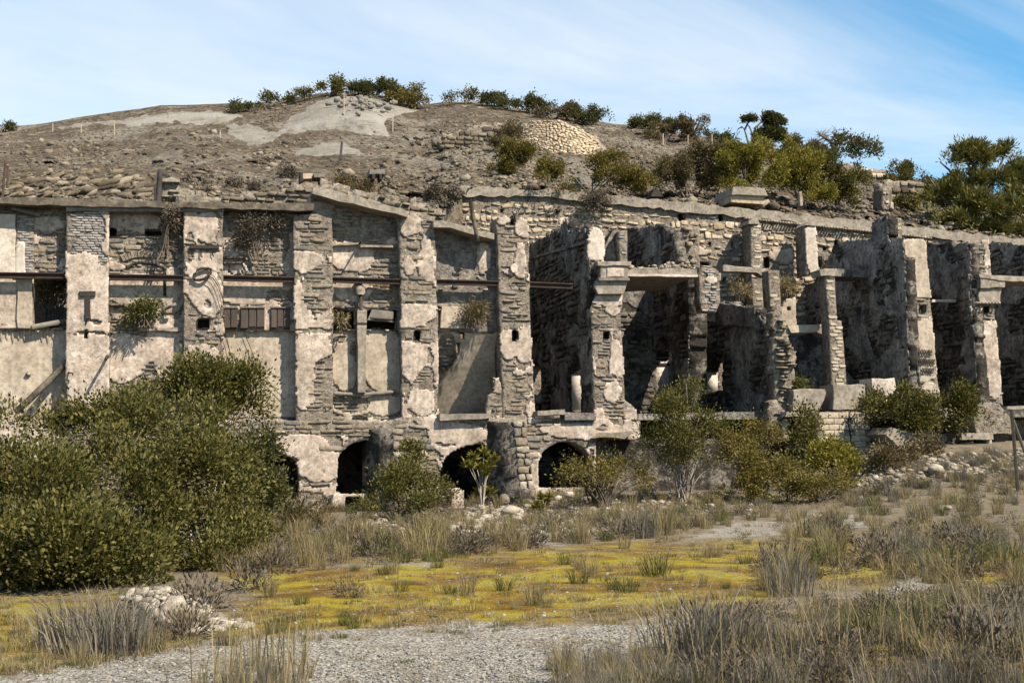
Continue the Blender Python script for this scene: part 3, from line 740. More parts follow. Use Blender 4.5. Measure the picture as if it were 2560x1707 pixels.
prism_obj('crossbar', PF, [(199, 742), (239, 742), (239, 729), (199, 729)], .07, M_['iron'], tp, c0=.12, jit=.004)
prism_obj('stem', PF, [(212, 799), (228, 799), (226, 778), (226, 741), (214, 741), (214, 778)], .07, M_['iron'], tp, c0=.115, jit=.004)
mb = MB(); a0 = pt(216, 800, YF-.07); a1 = pt(215, 810, YF-.07); mb.tube([a0, a1], .025); mb.build('bolt', M_['iron'], tp)
# small irons on that pier
def bracket(label, pts, r=.03, m='iron', cat='bracket', name='iron_bracket', group=None, k=6):
    mb = MB(); mb.tube(pts, r, k); o = mb.build(name, M_[m]); return tag(o, label, cat, group)
bracket('short iron bracket sticking out near the foot of the brick-topped pier', [pt(270, 890, YF+.05), pt(266, 893, YF-.75), pt(264, 899, YF-.8)], .05)
bracket('tiny hooked iron bar on the lower edge of the brick-topped pier', [pt(168, 930, YF+.05), pt(176, 932, YF-.2), pt(182, 932, YF-.22), pt(182, 938, YF-.22)], .025)

# --- pier with the ring
O_poly = [(460, 1060), (459, 528), (557, 530), (558, 700), (560, 1060)]
o1 = wall('stone_pier', 'plastered pier with a twisted iron ring and dangling wires', 'pier', PF, O_poly, .9, [rect(494, 796, 524, 820)],
          [(478, 545, 16, 22, .7), (520, 570, 24, 40, .8), (505, 660, 46, 36, 1.0), (515, 735, 36, 60, 1.0), (480, 700, 20, 60, .3), (500, 838, 60, 8, -1.6), (520, 760, 14, 14, -1.2), (500, 920, 56, 60, .9), (475, 620, 12, 40, -.8), (555, 600, 12, 20, -.6)], -.12, 1.0, seed=40, group=GP, rag=.015, hr=(.09, .2), plaster='plaster')
hole_box(PF, rect(494, 796, 524, 820), .5, o1)
rg = thing('iron_ring', 'twisted black iron ring hanging on the plastered pier', 'ring', pt(505, 700, YF-.1))
mb = MB(); ring = [(484, 696), (486, 686), (494, 675), (503, 671), (520, 671), (528, 674), (527, 682), (520, 690), (511, 697), (499, 700), (489, 700), (484, 696)]
mb.tube([pt(x, y, YF-.14-.04*math.sin(i)) for i, (x, y) in enumerate(ring)], .047, 8); mb.build('loop', M_['iron'], rg)
for k, w in enumerate([[(527, 674), (541, 680), (553, 698), (562, 726), (572, 746)], [(524, 682), (537, 692), (548, 712), (556, 740), (566, 772), (577, 806)], [(518, 691), (530, 700), (542, 720), (552, 748), (558, 800), (575, 880), (585, 912)], [(520, 688), (533, 697), (545, 715), (556, 745), (561, 768)]]):
    mb = MB(); mb.tube([pt(x, y, YF-.16-.02*k) for x, y in w], .009, 4); mb.build('wire', M_['iron'], rg)
rk = thing('nailed_rail', 'dark horizontal rail with bent nails above the iron ring', 'rail', pt(510, 623, YF-.1))
prism_obj('bar', PF, rect(475, 615, 547, 623), .09, M_['iron'], rk, c0=.13, jit=.01)
for x, l in ((478, 22), (500, 22), (503, 22), (531, 20), (535, 8)):
    mb = MB(); mb.tube([pt(x, 622, YF-.09), pt(x+1, 622+l*.6, YF-.12), pt(x+3, 622+l, YF-.1)], .014, 4); mb.build('nail', M_['iron'], rk)

# --- piers C D E
c1 = wall('stone_pier', 'stone pier with large pale plaster patch beside the brown shutters', 'pier', PF,
          [(742, 1058), (738, 820), (734, 535), (830, 535), (832, 700), (833, 1058)], .9, (),
          [(770, 655, 34, 28, 1.2), (752, 800, 26, 34, 1.1), (790, 815, 44, 12, .9), (745, 745, 12, 40, .6), (780, 870, 46, 44, .8), (760, 960, 30, 70, .5), (790, 575, 60, 60, -.8), (800, 720, 36, 60, -.8), (785, 826, 60, 5, -1.5), (808, 940, 28, 60, -.6)], -.1, 1.0, seed=60, group=GP, rag=.035, hr=(.08, .2), wr=(.2, .65))
d1 = wall('stone_pier', 'tall stone pier standing under low end of the sloping coping', 'pier', PF,
          [(1006, 1058), (1003, 820), (997, 560), (985, 535), (1030, 528), (1088, 545), (1092, 720), (1096, 1058)], .9, [rect(1036, 826, 1050, 848)],
          [(1028, 565, 28, 30, 1.1), (1065, 640, 22, 60, 1.0), (1020, 665, 20, 22, .7), (1040, 785, 52, 30, .9), (1065, 780, 30, 20, .6), (1040, 735, 50, 36, -1.0), (1045, 840, 50, 20, -1.0), (1030, 900, 34, 60, .9), (1060, 950, 24, 30, -1.0), (1055, 1000, 30, 34, 1.2), (1035, 610, 20, 30, -.8)], -.12, 1.0, seed=70, group=GP, rag=.04, hr=(.08, .2), wr=(.2, .6))
hole_box(PF, rect(1036, 826, 1050, 848), .4, d1)
e1 = wall('stone_pier', 'stone pier with a white oval plaque and a broken low stub', 'pier', PF,
          [(1256, 1058), (1249, 800), (1241, 545), (1262, 536), (1318, 541), (1324, 720), (1330, 900), (1338, 1058)], .9, [rect(1280, 826, 1293, 852), rect(1277, 540, 1288, 560)],
          [(1258, 552, 20, 14, .8), (1305, 568, 20, 26, 1.1), (1300, 650, 16, 44, .9), (1265, 860, 24, 36, .8), (1310, 870, 20, 34, .9), (1285, 760, 50, 60, -1.2), (1265, 610, 24, 50, -.8), (1290, 940, 50, 40, -.4)], -.16, 1.0, seed=80, group=GP, rag=.035, hr=(.08, .19), wr=(.2, .6))
hole_box(PF, rect(1280, 826, 1293, 852), .4, e1); hole_box(PF, rect(1277, 540, 1288, 560), .3, e1)
mb = MB(); cx = [(1283+9*math.cos(w), 672+12*math.sin(w)) for w in np.linspace(0, 2*math.pi, 14)[:-1]]
pq = prism_obj('wall_plaque', PF, cx, .06, M_['whiteplaster'], None, c0=.14, jit=.003); tag(pq, 'white oval plaque fixed on a stone pier', 'plaque')
wall('masonry_stub', 'broken low masonry stub against foot of pier beside dark arch', 'wall stub', FY(42.85), [(1214, 1052), (1222, 985), (1236, 985), (1232, 948), (1246, 945), (1252, 970), (1258, 1052)], .4, (), [], -.2, 1., seed=88, rag=.05, hr=(.1, .22))
# pier F with moulded capital
f1 = wall('stone_pier', 'stone pier topped by a moulded concrete capital', 'pier', PF,
          [(1486, 1050), (1481, 900), (1478, 770), (1490, 735), (1556, 735), (1551, 790), (1558, 940), (1562, 1000), (1590, 1022), (1591, 1050)], .7, [rect(1509, 828, 1522, 846)],
          [(1520, 750, 40, 16, 1.3), (1530, 775, 18, 16, .8), (1540, 900, 20, 50, .5), (1530, 980, 24, 30, .8), (1575, 1035, 16, 16, 1.2), (1505, 870, 20, 60, -.8), (1505, 800, 30, 20, -.7)], -.2, 1., seed=90, group=GP, rag=.035, hr=(.08, .19), wr=(.2, .6))
hole_box(PF, rect(1509, 828, 1522, 846), .4, f1)
cp = thing('pier_capital', 'moulded pale concrete capital crowning a pier below the dark slab', 'capital', pt(1525, 735, YF-.3))
prism_obj('corbel', PF, [(1490, 737), (1482, 720), (1486, 703), (1564, 703), (1560, 722), (1555, 737)], 1.0, M_['concrete'], cp, c0=.22)
prism_obj('moulding', PF, rect(1489, 697, 1566, 705), 1.2, M_['greywood'], cp, c0=.34)
prism_obj('abacus', PF, rect(1494, 667, 1564, 698), 1.2, M_['concrete'], cp, c0=.30)
prism_obj('panel', PF, rect(1510, 674, 1552, 696), .05, M_['plaster'], cp, c0=.335)
prism_obj('top_slab', PF, rect(1486, 657, 1570, 668), 1.3, M_['concrete'], cp, c0=.36)

# --- bay walls
def seg_arch(cx, cy, rx, ry, a0=180, a1=0, n=9): return [(cx+rx*math.cos(math.radians(a)), cy-ry*math.sin(math.radians(a))) for a in np.linspace(a0, a1, n)]
b0 = wall('bay_wall', 'stone wall with square hole showing dark foliage behind rusted beam', 'wall', PU, [(-80, 826), (-80, 516), (180, 520), (180, 826)], .5,
          [[(83, 816), (172, 816), (172, 696), (83, 696)]], [(125, 560, 50, 22, .9), (60, 640, 18, 22, 1.0)], -.3, 1., seed=100, hr=(.09, .2), wr=(.15, .45), limit=220, m='stone')
wp = prism_obj('plaster_pilaster', PU, rect(-80, 538, 40, 690), .2, M_['whiteplaster'], None, c0=.14, jit=.015); tag(wp, 'smooth white plaster pilaster above the end of the rusted beam', 'pilaster')
q_ = thing('brick_pilaster', 'narrow grey brick pilaster with white plaster patch by square hole', 'pilaster', pt(62, 690, YU))
V, Q = cellwall(PU, rect(40, 540, 86, 690), .1, res=.08, rag=.01, disp=.005, seed=104, c0=.08); link('core', mesh_np('core', V, Q), M_['mortar'], q_)
lay(q_, PU, rect(40, 540, 86, 690), (), None, hr=(.08, .088), wr=(.18, .26), proud=(.015, .03), m='brick', seed=105, gap=.02, name='brick', minpx=8.5, joint=.014, rowjit=.03, c0=.08, limit=200)
V, Q = cellwall(PU, rect(38, 608, 66, 690), .05, res=.05, rag=.06, disp=.01, seed=106, c0=.13, back=False); link('plaster', mesh_np('plaster', V, Q), M_['whiteplaster'], q_)
lp = prism_obj('plaster_jamb', PU, rect(-80, 694, 44, 822), .2, M_['plaster'], None, c0=.06, jit=.02); tag(lp, 'stained plaster jamb below the rusted beam end', 'jamb')
lp = prism_obj('plaster_jamb', PU, rect(44, 696, 82, 822), .25, M_['tanplaster'], None, c0=.13, jit=.02); tag(lp, 'pale peeling plaster jamb at edge of the square hole', 'jamb')
b1 = wall('bay_wall', 'stone bay wall with a filled segmental brick arch between pier tops', 'wall', PU, [(262, 1060), (262, 522), (466, 522), (466, 1060)], .5, [rect(364, 575, 404, 589), rect(272, 571, 291, 590)],
          [(370, 560, 44, 26, .9), (340, 725, 60, 40, 1.0), (430, 725, 30, 50, 1.2), (300, 790, 30, 30, .4), (300, 890, 60, 60, .8), (430, 920, 40, 60, .8), (320, 620, 60, 40, -.8), (430, 590, 40, 60, -.8), (400, 870, 60, 40, .3)], -.12, .9, seed=110, hr=(.08, .2), wr=(.16, .5))
hole_box(PU, rect(364, 575, 404, 589), .4, b1); hole_box(PU, rect(272, 571, 291, 590), .35, b1)
# the blind arch: a row of voussoirs and a dark reveal strip
mb = MB(); arc = [(318, 668), (330, 662), (345, 657), (358, 656), (372, 659), (390, 663), (404, 668), (412, 674), (412, 690), (412, 740)]
mb.tube([pt(x, y, YU-.03) for x, y in arc], .05, 5); mb.build('arch_joint', M_['hole'], b1)
for k in range(15):
    u = k/14; x = 312+u*104; y = 660-18*math.sin(math.pi*(.12+.76*u))+4*u; an = (u-.5)*.9
    dxp, dyp = 4.2*math.cos(an), 4.2*math.sin(an); hx_, hy_ = 16*math.sin(an), -16*math.cos(an)
    prism_obj('voussoir', PU, [(x-dxp, y-dyp), (x+dxp*.8, y+dyp*.8), (x+dxp*.8+hx_, y+dyp*.8+hy_), (x-dxp+hx_, y-dyp+hy_)], .08, M_['stone'], b1, c0=.07, jit=.01)
b2 = wall('bay_wall', 'stone bay wall overgrown with dark shrubs above three brown shutters', 'wall', PU, [(550, 826), (550, 522), (745, 524), (745, 826)], .5, (),
          [(600, 730, 60, 26, 1.1), (680, 712, 60, 14, .7), (590, 670, 14, 14, 1.2), (575, 600, 20, 20, .4), (650, 600, 70, 60, -.6)], -.2, .9, seed=120, hr=(.09, .22), wr=(.15, .45))
b3 = wall('bay_wall', 'stone bay wall with timber ledge under the long sloping coping', 'wall', PU, [(745, 826), (745, 535), (778, 485), (860, 510), (985, 548), (1012, 552), (1012, 826)], .5,
          [[(833, 822), (888, 822), (888, 778), (833, 768)], rect(916, 776, 990, 822)], [(880, 640, 60, 40, .9), (880, 725, 60, 30, .8), (860, 660, 30, 14, .6), (900, 560, 80, 50, -.8)], -.12, .9, seed=130, hr=(.07, .18), wr=(.18, .55))
b4 = wall('bay_wall', 'grey rough-rendered bay wall below the shorter sloping coping', 'wall', PU, [(1082, 830), (1082, 566), (1120, 570), (1225, 598), (1256, 600), (1256, 830)], .5, (),
          [(1210, 640, 20, 40, .9), (1215, 740, 24, 30, 1.0), (1200, 690, 12, 20, .4)], -.7, 1., seed=140, stones=True, core='render', m='stone', gap=.72, hr=(.09, .2), wr=(.15, .4), disp=.05)
hole_list = [(b3, [(833, 822), (888, 822), (888, 778), (833, 768)]), (b3, rect(916, 776, 990, 822))]
for o_, h_ in hole_list: hole_box(PU, h_, .8, o_)
# lower bay panels
pn = wall('rendered_wall', 'smooth stained concrete panel with scalloped top below the square hole', 'wall', PLW, [(-80, 1065), (-80, 823), (172, 821), (172, 1065)], .35, (), None, stones=False, core='tanplaster', seed=150, rag=.015, disp=.015)
mb = MB()
for k in range(16):
    x = -70+k*14.5
    if x > 138: break
    mb.tube([pt(x, 821, YL-.015), pt(x, 842, YL-.012), pt(x, 862+random.uniform(-8, 10), YL+.02)], [.05, .045, .02], 6)
tag(mb.build('flute', M_['tanplaster'], pn), kind='stuff')
pk = MB(); pk.tube([pt(x, y, YL-.06) for x, y in [(66, 932), (70, 936), (76, 934)]], .06, 6); pk.build('spall', M_['rubble'], pn)
p2 = wall('rendered_wall', 'smooth tan rendered panel under the three brown shutters', 'wall', PLW, [(550, 1062), (550, 823), (745, 823), (745, 1062)], .35, (), None, stones=False, core='tanplaster', seed=160, rag=.015, disp=.015)
b3l = wall('bay_wall', 'lower stained wall behind the slim concrete post', 'wall', PLW, [(826, 1062), (826, 824), (1012, 824), (1012, 1062)], .4, (),
           [(950, 900, 50, 80, .9), (860, 930, 40, 60, .7), (960, 1010, 40, 26, 1.0), (860, 850, 40, 30, .4), (880, 1010, 40, 20, -1.4)], -.05, .9, seed=170, hr=(.07, .2), wr=(.16, .5), plaster='tanplaster')
b4l = thing('hopper_wall', 'lower plaster wall leaning back, crossed by a slanting shadow', 'wall', pt(1170, 1040, YL))
b4_poly = [(1070, 1062), (1070, 824), (1262, 824), (1262, 1062)]; zt4 = PLW.loc([(1160, 835)])[0, 1]; zb4 = PLW.loc([(1160, 1035)])[0, 1]
lean = lambda a, b: -1.35*np.clip((zt4-b)/(zt4-zb4), 0, 1.1)
H4 = [rect(1148, 832, 1162, 846), rect(1143, 858, 1150, 880)]
V, Q = cellwall(PLW, b4_poly, .4, H4, res=.09, rag=.02, disp=.02, seed=180, dfun=lean, back=False); link('core', mesh_np('core', V, Q), M_['mortar'], b4l)
mk4 = patches(PLW, [(1130, 980, 60, 80, 1.0), (1190, 900, 60, 70, .7), (1200, 1000, 60, 60, .6), (1118, 885, 24, 44, -1.6)], .2, .9, 1., 181)
V, Q = cellwall(PLW, b4_poly, .07, H4, res=.055, rag=.02, disp=.012, seed=182, dfun=lean, mask=mk4, c0=.05, back=False); link('plaster', mesh_np('plaster', V, Q), M_['tanplaster'], b4l)
for k in range(8):
    y0 = 842+k*10; c_ = float(lean(0, PLW.loc([(1118, y0+5)])[0, 1]))
    lay(b4l, PLW, rect(1098, y0, 1138-max(0, k-5)*6, y0+11), (), None, hr=(.075, .08), wr=(.18, .26), proud=(.04, .06), m='brick', seed=181+k, gap=.04, name='brick', minpx=8.5, joint=.012, rowjit=.03, c0=c_)
wpz = prism_obj('plaster_patch', PU, [(1100, 822), (1103, 768), (1160, 766), (1167, 782), (1158, 800), (1160, 822)], .1, M_['tanplaster'], b4, c0=.11, jit=.03)

# --- shutters
for i, (x0, x1, lab) in enumerate([(558, 594, 'narrow brown board shutter nearest the pier with the iron ring'), (600, 661, 'widest brown board shutter in the middle of the three'), (676, 724, 'brown board shutter nearest the pier with big pale patch')]):
    sh = thing('shutter', lab, 'shutter', pt((x0+x1)/2, 823, YU-.1), 'brown shutters in the bay')
    prism_obj('backing', PU, rect(x0, 771, x1, 824), .03, M_['iron'], sh, c0=.09, jit=.006)
    nb = 3 if i else 2
    for k in range(nb):
        a, b = x0+(x1-x0)*k/nb+1, x0+(x1-x0)*(k+1)/nb-1
        prism_obj('board', PU, rect(a, 772+random.uniform(-1, 1), b, 822+random.uniform(-4, 1)), .03, M_['shutter'], sh, c0=.12+.01*random.random(), jit=.008)
    prism_obj('head_rail', PU, rect(x0-1, 768, x1+1, 772), .08, M_['timber'], sh, c0=.16, jit=.006)

# --- beams, copings, ledges
tb = prism_obj('timber_coping', PF, [(-90, 512), (-90, 494), (160, 500), (330, 506), (560, 511), (782, 513), (784, 529), (640, 527), (400, 522), (160, 517)], .75, M_['timber'], None, c0=.22, jit=.035, step=.4)
tag(tb, 'long weathered timber coping beam along top of the facade', 'beam')
ub = prism_obj('timber_plank', PF, [(166, 529), (166, 519), (560, 521), (560, 531)], .5, M_['greywood'], None, c0=.1, jit=.02); tag(ub, 'dark plank tucked under the timber coping above two piers', 'plank')
sc1 = prism_obj('sloping_coping', PF, [(776, 490), (779, 476), (800, 474), (900, 499), (1000, 529), (1020, 534), (1016, 548), (985, 541), (880, 516)], .9, M_['concrete'], None, c0=.36, jit=.03, step=.4); tag(sc1, 'long sloping concrete coping descending to the tall pier', 'coping')
sc2 = prism_obj('sloping_coping', PF, [(1078, 572), (1079, 556), (1110, 558), (1180, 577), (1232, 588), (1232, 603), (1180, 590), (1120, 574)], .9, M_['concrete'], None, c0=.30, jit=.03, step=.4); tag(sc2, 'short sloping concrete coping over the grey rendered bay', 'coping')
GB = 'rusted steel beam pieces between the piers'
def beam(label, x0, x1, ya, yb, th, Y=YF+.06):
    t = thing('steel_beam', label, 'beam', pt((x0+x1)/2, (ya+yb)/2+th, Y), GB)
    pl = FY(Y)
    P = lambda u, dy: (x0+(x1-x0)*u, ya+(yb-ya)*u+dy)
    prism_obj('web', pl, [P(0, th-1), P(1, th-1), P(1, 1), P(0, 1)], .04, M_['rust'], t, c0=-.02, jit=.004)
    for nm, d0, d1 in (('flange', 0, 3.0), ('flange', th-2.2, th)):
        prism_obj(nm, pl, [P(0, d1), P(1, d1), P(1, d0), P(0, d0)], .16, M_['rust'], t, c0=.05, jit=.004)
beam('rusted beam crossing above square foliage hole', -90, 170, 680, 682, 15)
beam('rusted beam crossing below the filled brick arch', 269, 462, 685, 688, 15)
beam('rusted beam crossing above the three brown shutters', 556, 738, 688, 692, 14)
beam('rusted beam crossing behind the broken concrete post head', 828, 1001, 692, 697, 14)
beam('rusted beam crossing the grey rendered bay', 1091, 1248, 698, 702, 13)
beam('rusted beam end crossing the dark open bay', 1322, 1432, 704, 709, 14)
def ledge(label, poly, c0=.2, th=.25, m='concrete', pl=None, name='ledge', cat='ledge'):
    o = prism_obj(name, pl or PU, poly, th, M_[m], None, c0=c0, jit=.015); return tag(o, label, cat)
ledge('grey stone sill below the leafy plant and filled arch', rect(346, 820, 462, 829), .18)
ledge('thin rotten timber lintel near foot of the filled arch', rect(276, 761, 326, 766), .2, m='timber')
ledge('thin timber ledge in the bay under the sloping coping, higher half', [(822, 613), (898, 609), (898, 613), (822, 618)], .2, m='concrete')
ledge('thin timber ledge in the bay under the sloping coping, lower half', [(898, 616), (980, 617), (980, 622), (898, 621)], .26, m='concrete')
ledge('thin timber ledge beside the ringed pier', [(558, 643), (614, 643), (614, 647), (558, 648)], .2, m='timber')
ledge('short timber ledge beside the ringed pier, lower of two', [(558, 657), (606, 657), (606, 660), (558, 661)], .2, m='timber')
bracket('iron rod jutting from the wall above the timber ledge', [pt(897, 612, YU+.1), pt(903, 603, YU-.75)], .035)
bracket('angled wooden stump jutting beside the ringed pier', [pt(402, 778, YU), pt(425, 766, YU-.35), pt(440, 760, YU-.4)], .06, 'greywood', 'stump', 'wooden_stump')
bracket('round log lying across wall below the concrete post', [pt(835, 983, YL-.14), pt(900, 987, YL-.15), pt(985, 979, YL-.14)], .07, 'greywood', 'log', 'log')
bracket('thin pale timber leaning on the shorter sloping coping', [pt(1176, 505, YF-.2), pt(1186, 560, YF-.25), pt(1194, 604, YF-.3)], .075, 'timber', 'timber', 'leaning_timber')
bracket('thick timber pole leaning diagonally against the scalloped panel', [pt(172, 900, YL-.25), pt(120, 955, YL-.5), pt(40, 1030, YL-1.0)], .11, 'timber', 'pole', 'leaning_pole')
bracket('dark sloping timber at bottom of the square foliage hole', [pt(80, 818, YU-.15), pt(172, 801, YU-.1)], .09, 'greywood', 'timber', 'sill_timber')
bracket('broken dark board slanting above the square foliage hole', [pt(30, 520, YU-.2), pt(100, 538, YU-.2)], .07, 'greywood', 'board', 'broken_board')
bracket('iron bar sloping by the dark opening beside post', [pt(925, 795, YU-.2), pt(985, 800, YU-.1)], .035)
# hanging wires on tan panel
for lab, w in (('long loose wire slanting across the tan panel', [(608, 824), (640, 905), (672, 955), (712, 1000)]), ('thin loose wire hanging left of tan panel', [(560, 830), (575, 880), (590, 925)])):
    bracket(lab, [pt(x, y, YL-.1) for x, y in w], .011, 'iron', 'wire', 'hanging_wire', k=4)
# concrete post
cpz = thing('concrete_post', 'slim concrete post with broken head and exposed iron core', 'post', pt(905, 985, YU-.3))
prism_obj('shaft', FY(YU-.3), [(895, 982), (893, 776), (917, 776), (914, 982)], .3, M_['concrete'], cpz, jit=.01)
prism_obj('collar', FY(YU-.32), rect(891, 806, 917, 811), .34, M_['iron'], cpz, jit=.005)
mb = MB(); mb.tube([pt(902, 778, YU-.2), pt(902, 730, YU-.2)], .06, 6); mb.build('iron_core', M_['iron'], cpz)
mb = MB(); mb.tube([pt(900, 737, YU-.2), pt(900, 728, YU-.2), pt(901, 717, YU-.2), pt(902, 712, YU-.2)], [.13, .2, .17, .08], 8); mb.build('broken_head', M_['rubble'], cpz)
mb = MB(); mb.tube([pt(899, 708, YU-.2), pt(902, 700, YU-.2), pt(905, 690, YU-.2)], [.1, .15, .06], 7); mb.build('broken_tip', M_['rubble'], cpz)
cs = prism_obj('corrugated_sheet', FY(YU-.12), [(918, 800), (985, 806), (985, 780), (930, 772)], .05, M_['greywood'], None, jit=.02); tag(cs, 'dark sagging sheet over the opening beside the concrete post', 'sheet')

# --- arch storey
def arch(x0, x1, yt, yb, ys):
    return [(x0, yb), (x1, yb)]+[((x0+x1)/2+(x1-x0)/2*math.cos(w), ys-(ys-yt)*math.sin(w)) for w in np.linspace(0, math.pi, 11)]
A2 = arch(842, 985, 1100, 1232, 1165); A3 = arch(1101, 1290, 1110, 1222, 1175); A4 = arch(1344, 1480, 1103, 1220, 1170); A1 = arch(610, 748, 1130, 1250, 1180)
ar = wall('arcade_wall', 'rubble stone arcade storey pierced by low dark arches', 'wall', PA,
          [(-80, 1300), (-80, 1056), (460, 1050), (690, 1046), (760, 1052), (870, 1050), (960, 1056), (1010, 1040), (1230, 1044), (1340, 1046), (1480, 1048), (1600, 1052), (1600, 1100), (1490, 1092), (1486, 1240), (1486, 1300)], .8, [A1, A2, A3, A4, [(868, 1320), (900, 1320), (900, 1240), (858, 1240)], rect(1154, 1222, 1200, 1290)],
          [(760, 1115, 60, 28, 1.2), (800, 1160, 50, 40, .8), (1150, 1085, 70, 22, .6), (1420, 1080, 70, 24, .7), (790, 1190, 20, 14, 1.), (700, 1070, 60, 20, -.2), (1010, 1085, 60, 30, -.3)], -.12, .8, seed=200, rag=.04, hr=(.1, .25), wr=(.2, .7), res=.1, limit=300)
sl1 = ledge('narrow cracked sill along the foot of the shadowed plaster bay', [(1096, 1052), (1096, 1036), (1224, 1034), (1224, 1046)], .25, .5, 'concrete', PA)
sl2 = ledge('thick pale concrete sill at foot of dark open bay', [(1338, 1040), (1338, 1027), (1408, 1024), (1408, 1036)], .25, .6, 'concrete', PA)
sl3 = ledge('grey concrete sill block beside thick pale sill of the open bay', [(1408, 1050), (1408, 1030), (1486, 1034), (1486, 1050)], .18, .6, 'render', PA)
# vault interiors: back wall, far enough to stay dark, in the shade-darkened colour
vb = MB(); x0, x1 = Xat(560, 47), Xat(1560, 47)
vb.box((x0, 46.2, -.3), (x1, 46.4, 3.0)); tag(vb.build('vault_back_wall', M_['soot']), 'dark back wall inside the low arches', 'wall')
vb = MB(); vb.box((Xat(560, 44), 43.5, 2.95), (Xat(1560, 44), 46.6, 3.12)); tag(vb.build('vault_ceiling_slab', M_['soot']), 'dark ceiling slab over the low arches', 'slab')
def buttress(label, xf0, xf1, ytop, ybot, prot, seed, xbl):
    """leaning buttress in front of the arcade: side profile slopes outward to its foot"""
    t = thing('buttress', label, 'buttress', pt((xf0+xf1)/2, ybot, YA-prot), 'leaning buttresses of the arcade')
    xa = pt(xf0, ybot, YA-prot)[0]; xb = pt(xf1, ybot, YA-prot)[0]; xl = pt(xbl, ybot, YA)[0]
    zt = pt(xf0, ytop, YA)[2]; zb = -.3
    yt = YA-.42*prot; yb = YA-1.08*prot
    n = 14; mb = MB(); r = np.random.default_rng(seed)
    V = []
    for i in range(n+1):
        u = i/n; z = zb+(zt-zb)*u; yf = yb+(yt-yb)*u+r.uniform(-.05, .05)
        V += [(xa+r.uniform(-.05, .05), yf, z), (xb+r.uniform(-.04, .04), yf+r.uniform(-.04, .04), z), (xb, YA+.2, z), (xl, YA+.2, z)]
    Q = []
    for i in range(n):
        for j in range(4): Q.append((i*4+j, i*4+(j+1) % 4, i*4+4+(j+1) % 4, i*4+4+j))
    Q.append((4*n, 4*n+1, 4*n+2, 4*n+3)); mb.add(V, Q); mb.build('core', M_['soot'], t)  # wide splayed side and dark core stand in for cast shadow
    z = 0.0
    rr = random.Random(seed)
    while z < zt-.15:
        h = rr.uniform(.16, .34); a = xa+.02
        while a < xb-.08:
            w = min(rr.uniform(.22, .5), xb-a); u = (z+h/2-zb)/(zt-zb); yf = yb+(yt-yb)*u
            if rr.random() > .12:
                o = bpy.data.objects.new('stone', stone_mesh(rr.randrange(14), M_['stone' if rr.random() < .6 else 'rubble'])); COL.objects.link(o); o.parent = t; o.matrix_parent_inverse = Matrix.Translation(-t.location)
                o.matrix_basis = FY(yf).mat(a+w/2, z+h/2, -.02, w-.02, h-.02, rr.uniform(.06, .13), rr.gauss(0, .06))
            a += w
        z += h
    return t
buttress('leaning stone buttress half hidden by the round bush, beside a square dark arch', 990, 1020, 1072, 1290, 1.6, 5, 908)
buttress('leaning pale stone buttress rising behind the spiky yellow-green plant', 1302, 1340, 1056, 1262, 1.85, 6, 1206)
lw = prism_obj('low_wall', FY(42.3), [(820, 1300), (832, 1238), (864, 1234), (858, 1300)], .5, M_['plaster'], None, jit=.03); tag(lw, 'low plastered jamb at the foot of the square dark arch', 'jamb')
lw = prism_obj('low_wall', FY(42.1), [(1128, 1290), (1130, 1226), (1160, 1224), (1158, 1290)], .5, M_['plaster'], None, jit=.03); tag(lw, 'low plastered block behind the spiky yellow-green plant', 'block')
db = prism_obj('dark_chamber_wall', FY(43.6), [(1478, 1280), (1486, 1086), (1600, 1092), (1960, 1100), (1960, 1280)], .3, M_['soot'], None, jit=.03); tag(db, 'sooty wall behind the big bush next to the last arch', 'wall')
lip = prism_obj('broken_slab', FY(42.5), [(1480, 1094), (1500, 1090), (1560, 1096), (1582, 1084), (1580, 1076), (1500, 1080)], .8, M_['rubble'], None, jit=.04); tag(lip, 'broken concrete lip over the sooty hollow by the big bush', 'slab')

# --- retaining wall behind
PR = FY(51.0)
rw_poly = [(1122, 1010), (1112, 600), (1128, 540), (1124, 485), (1136, 478), (1380, 487), (1720, 520), (2060, 556), (2400, 592), (2700, 628), (2700, 1010)]
rw = thing('retaining_wall', 'long pale rubble retaining wall with concrete coping above the ruin', 'wall', loc_of(PR, rw_poly))
rh = [rect(1860+k*0, 0, 1861, 1) for k in ()]
RH = [rect(1693, 535, 1713, 552), rect(1796, 543, 1806, 553), rect(1908, 643, 1923, 668), rect(2043, 647, 2059, 673), rect(1806, 695, 1815, 706), rect(1842, 695, 1858, 706), rect(1330, 508, 1337, 524), rect(1250, 520, 1260, 532), rect(1386, 524, 1400, 534), rect(1770, 605, 1777, 616), rect(1828, 600, 1835, 622), rect(2058, 618, 2068, 628), rect(2086, 600, 2094, 620), rect(2094, 552, 2102, 564), rect(2268, 560, 2278, 570), rect(1725, 655, 1776, 664)]
V, Q = cellwall(PR, rw_poly, .6, RH, res=.14, rag=.03, disp=.03, seed=220); link('core', mesh_np('core', V, Q), M_['mortar'], rw)
mkr = patches(PR, [(1800, 690, 60, 12, .8), (1960, 640, 40, 20, .5), (1760, 630, 40, 10, .7)], -.45, 1., .8, 222)
lay(rw, PR, [(1126, 800), (1120, 600), (1132, 540), (1128, 498), (1380, 504), (1720, 536), (2060, 572), (2400, 606), (2400, 800)], RH, mkr, hr=(.13, .36), wr=(.14, .5), proud=(.02, .07), m='palestone', seed=223, limit=300, gap=.08, rowjit=.8, joint=.045)
V, Q = cellwall(PR, rw_poly, .07, RH, res=.09, rag=.03, disp=.012, mask=mkr, seed=224, c0=.06, back=False); link('plaster', mesh_np('plaster', V, Q), M_['tanplaster'], rw)
for h_ in RH: hole_box(PR, h_, .45, rw, c0=.02)
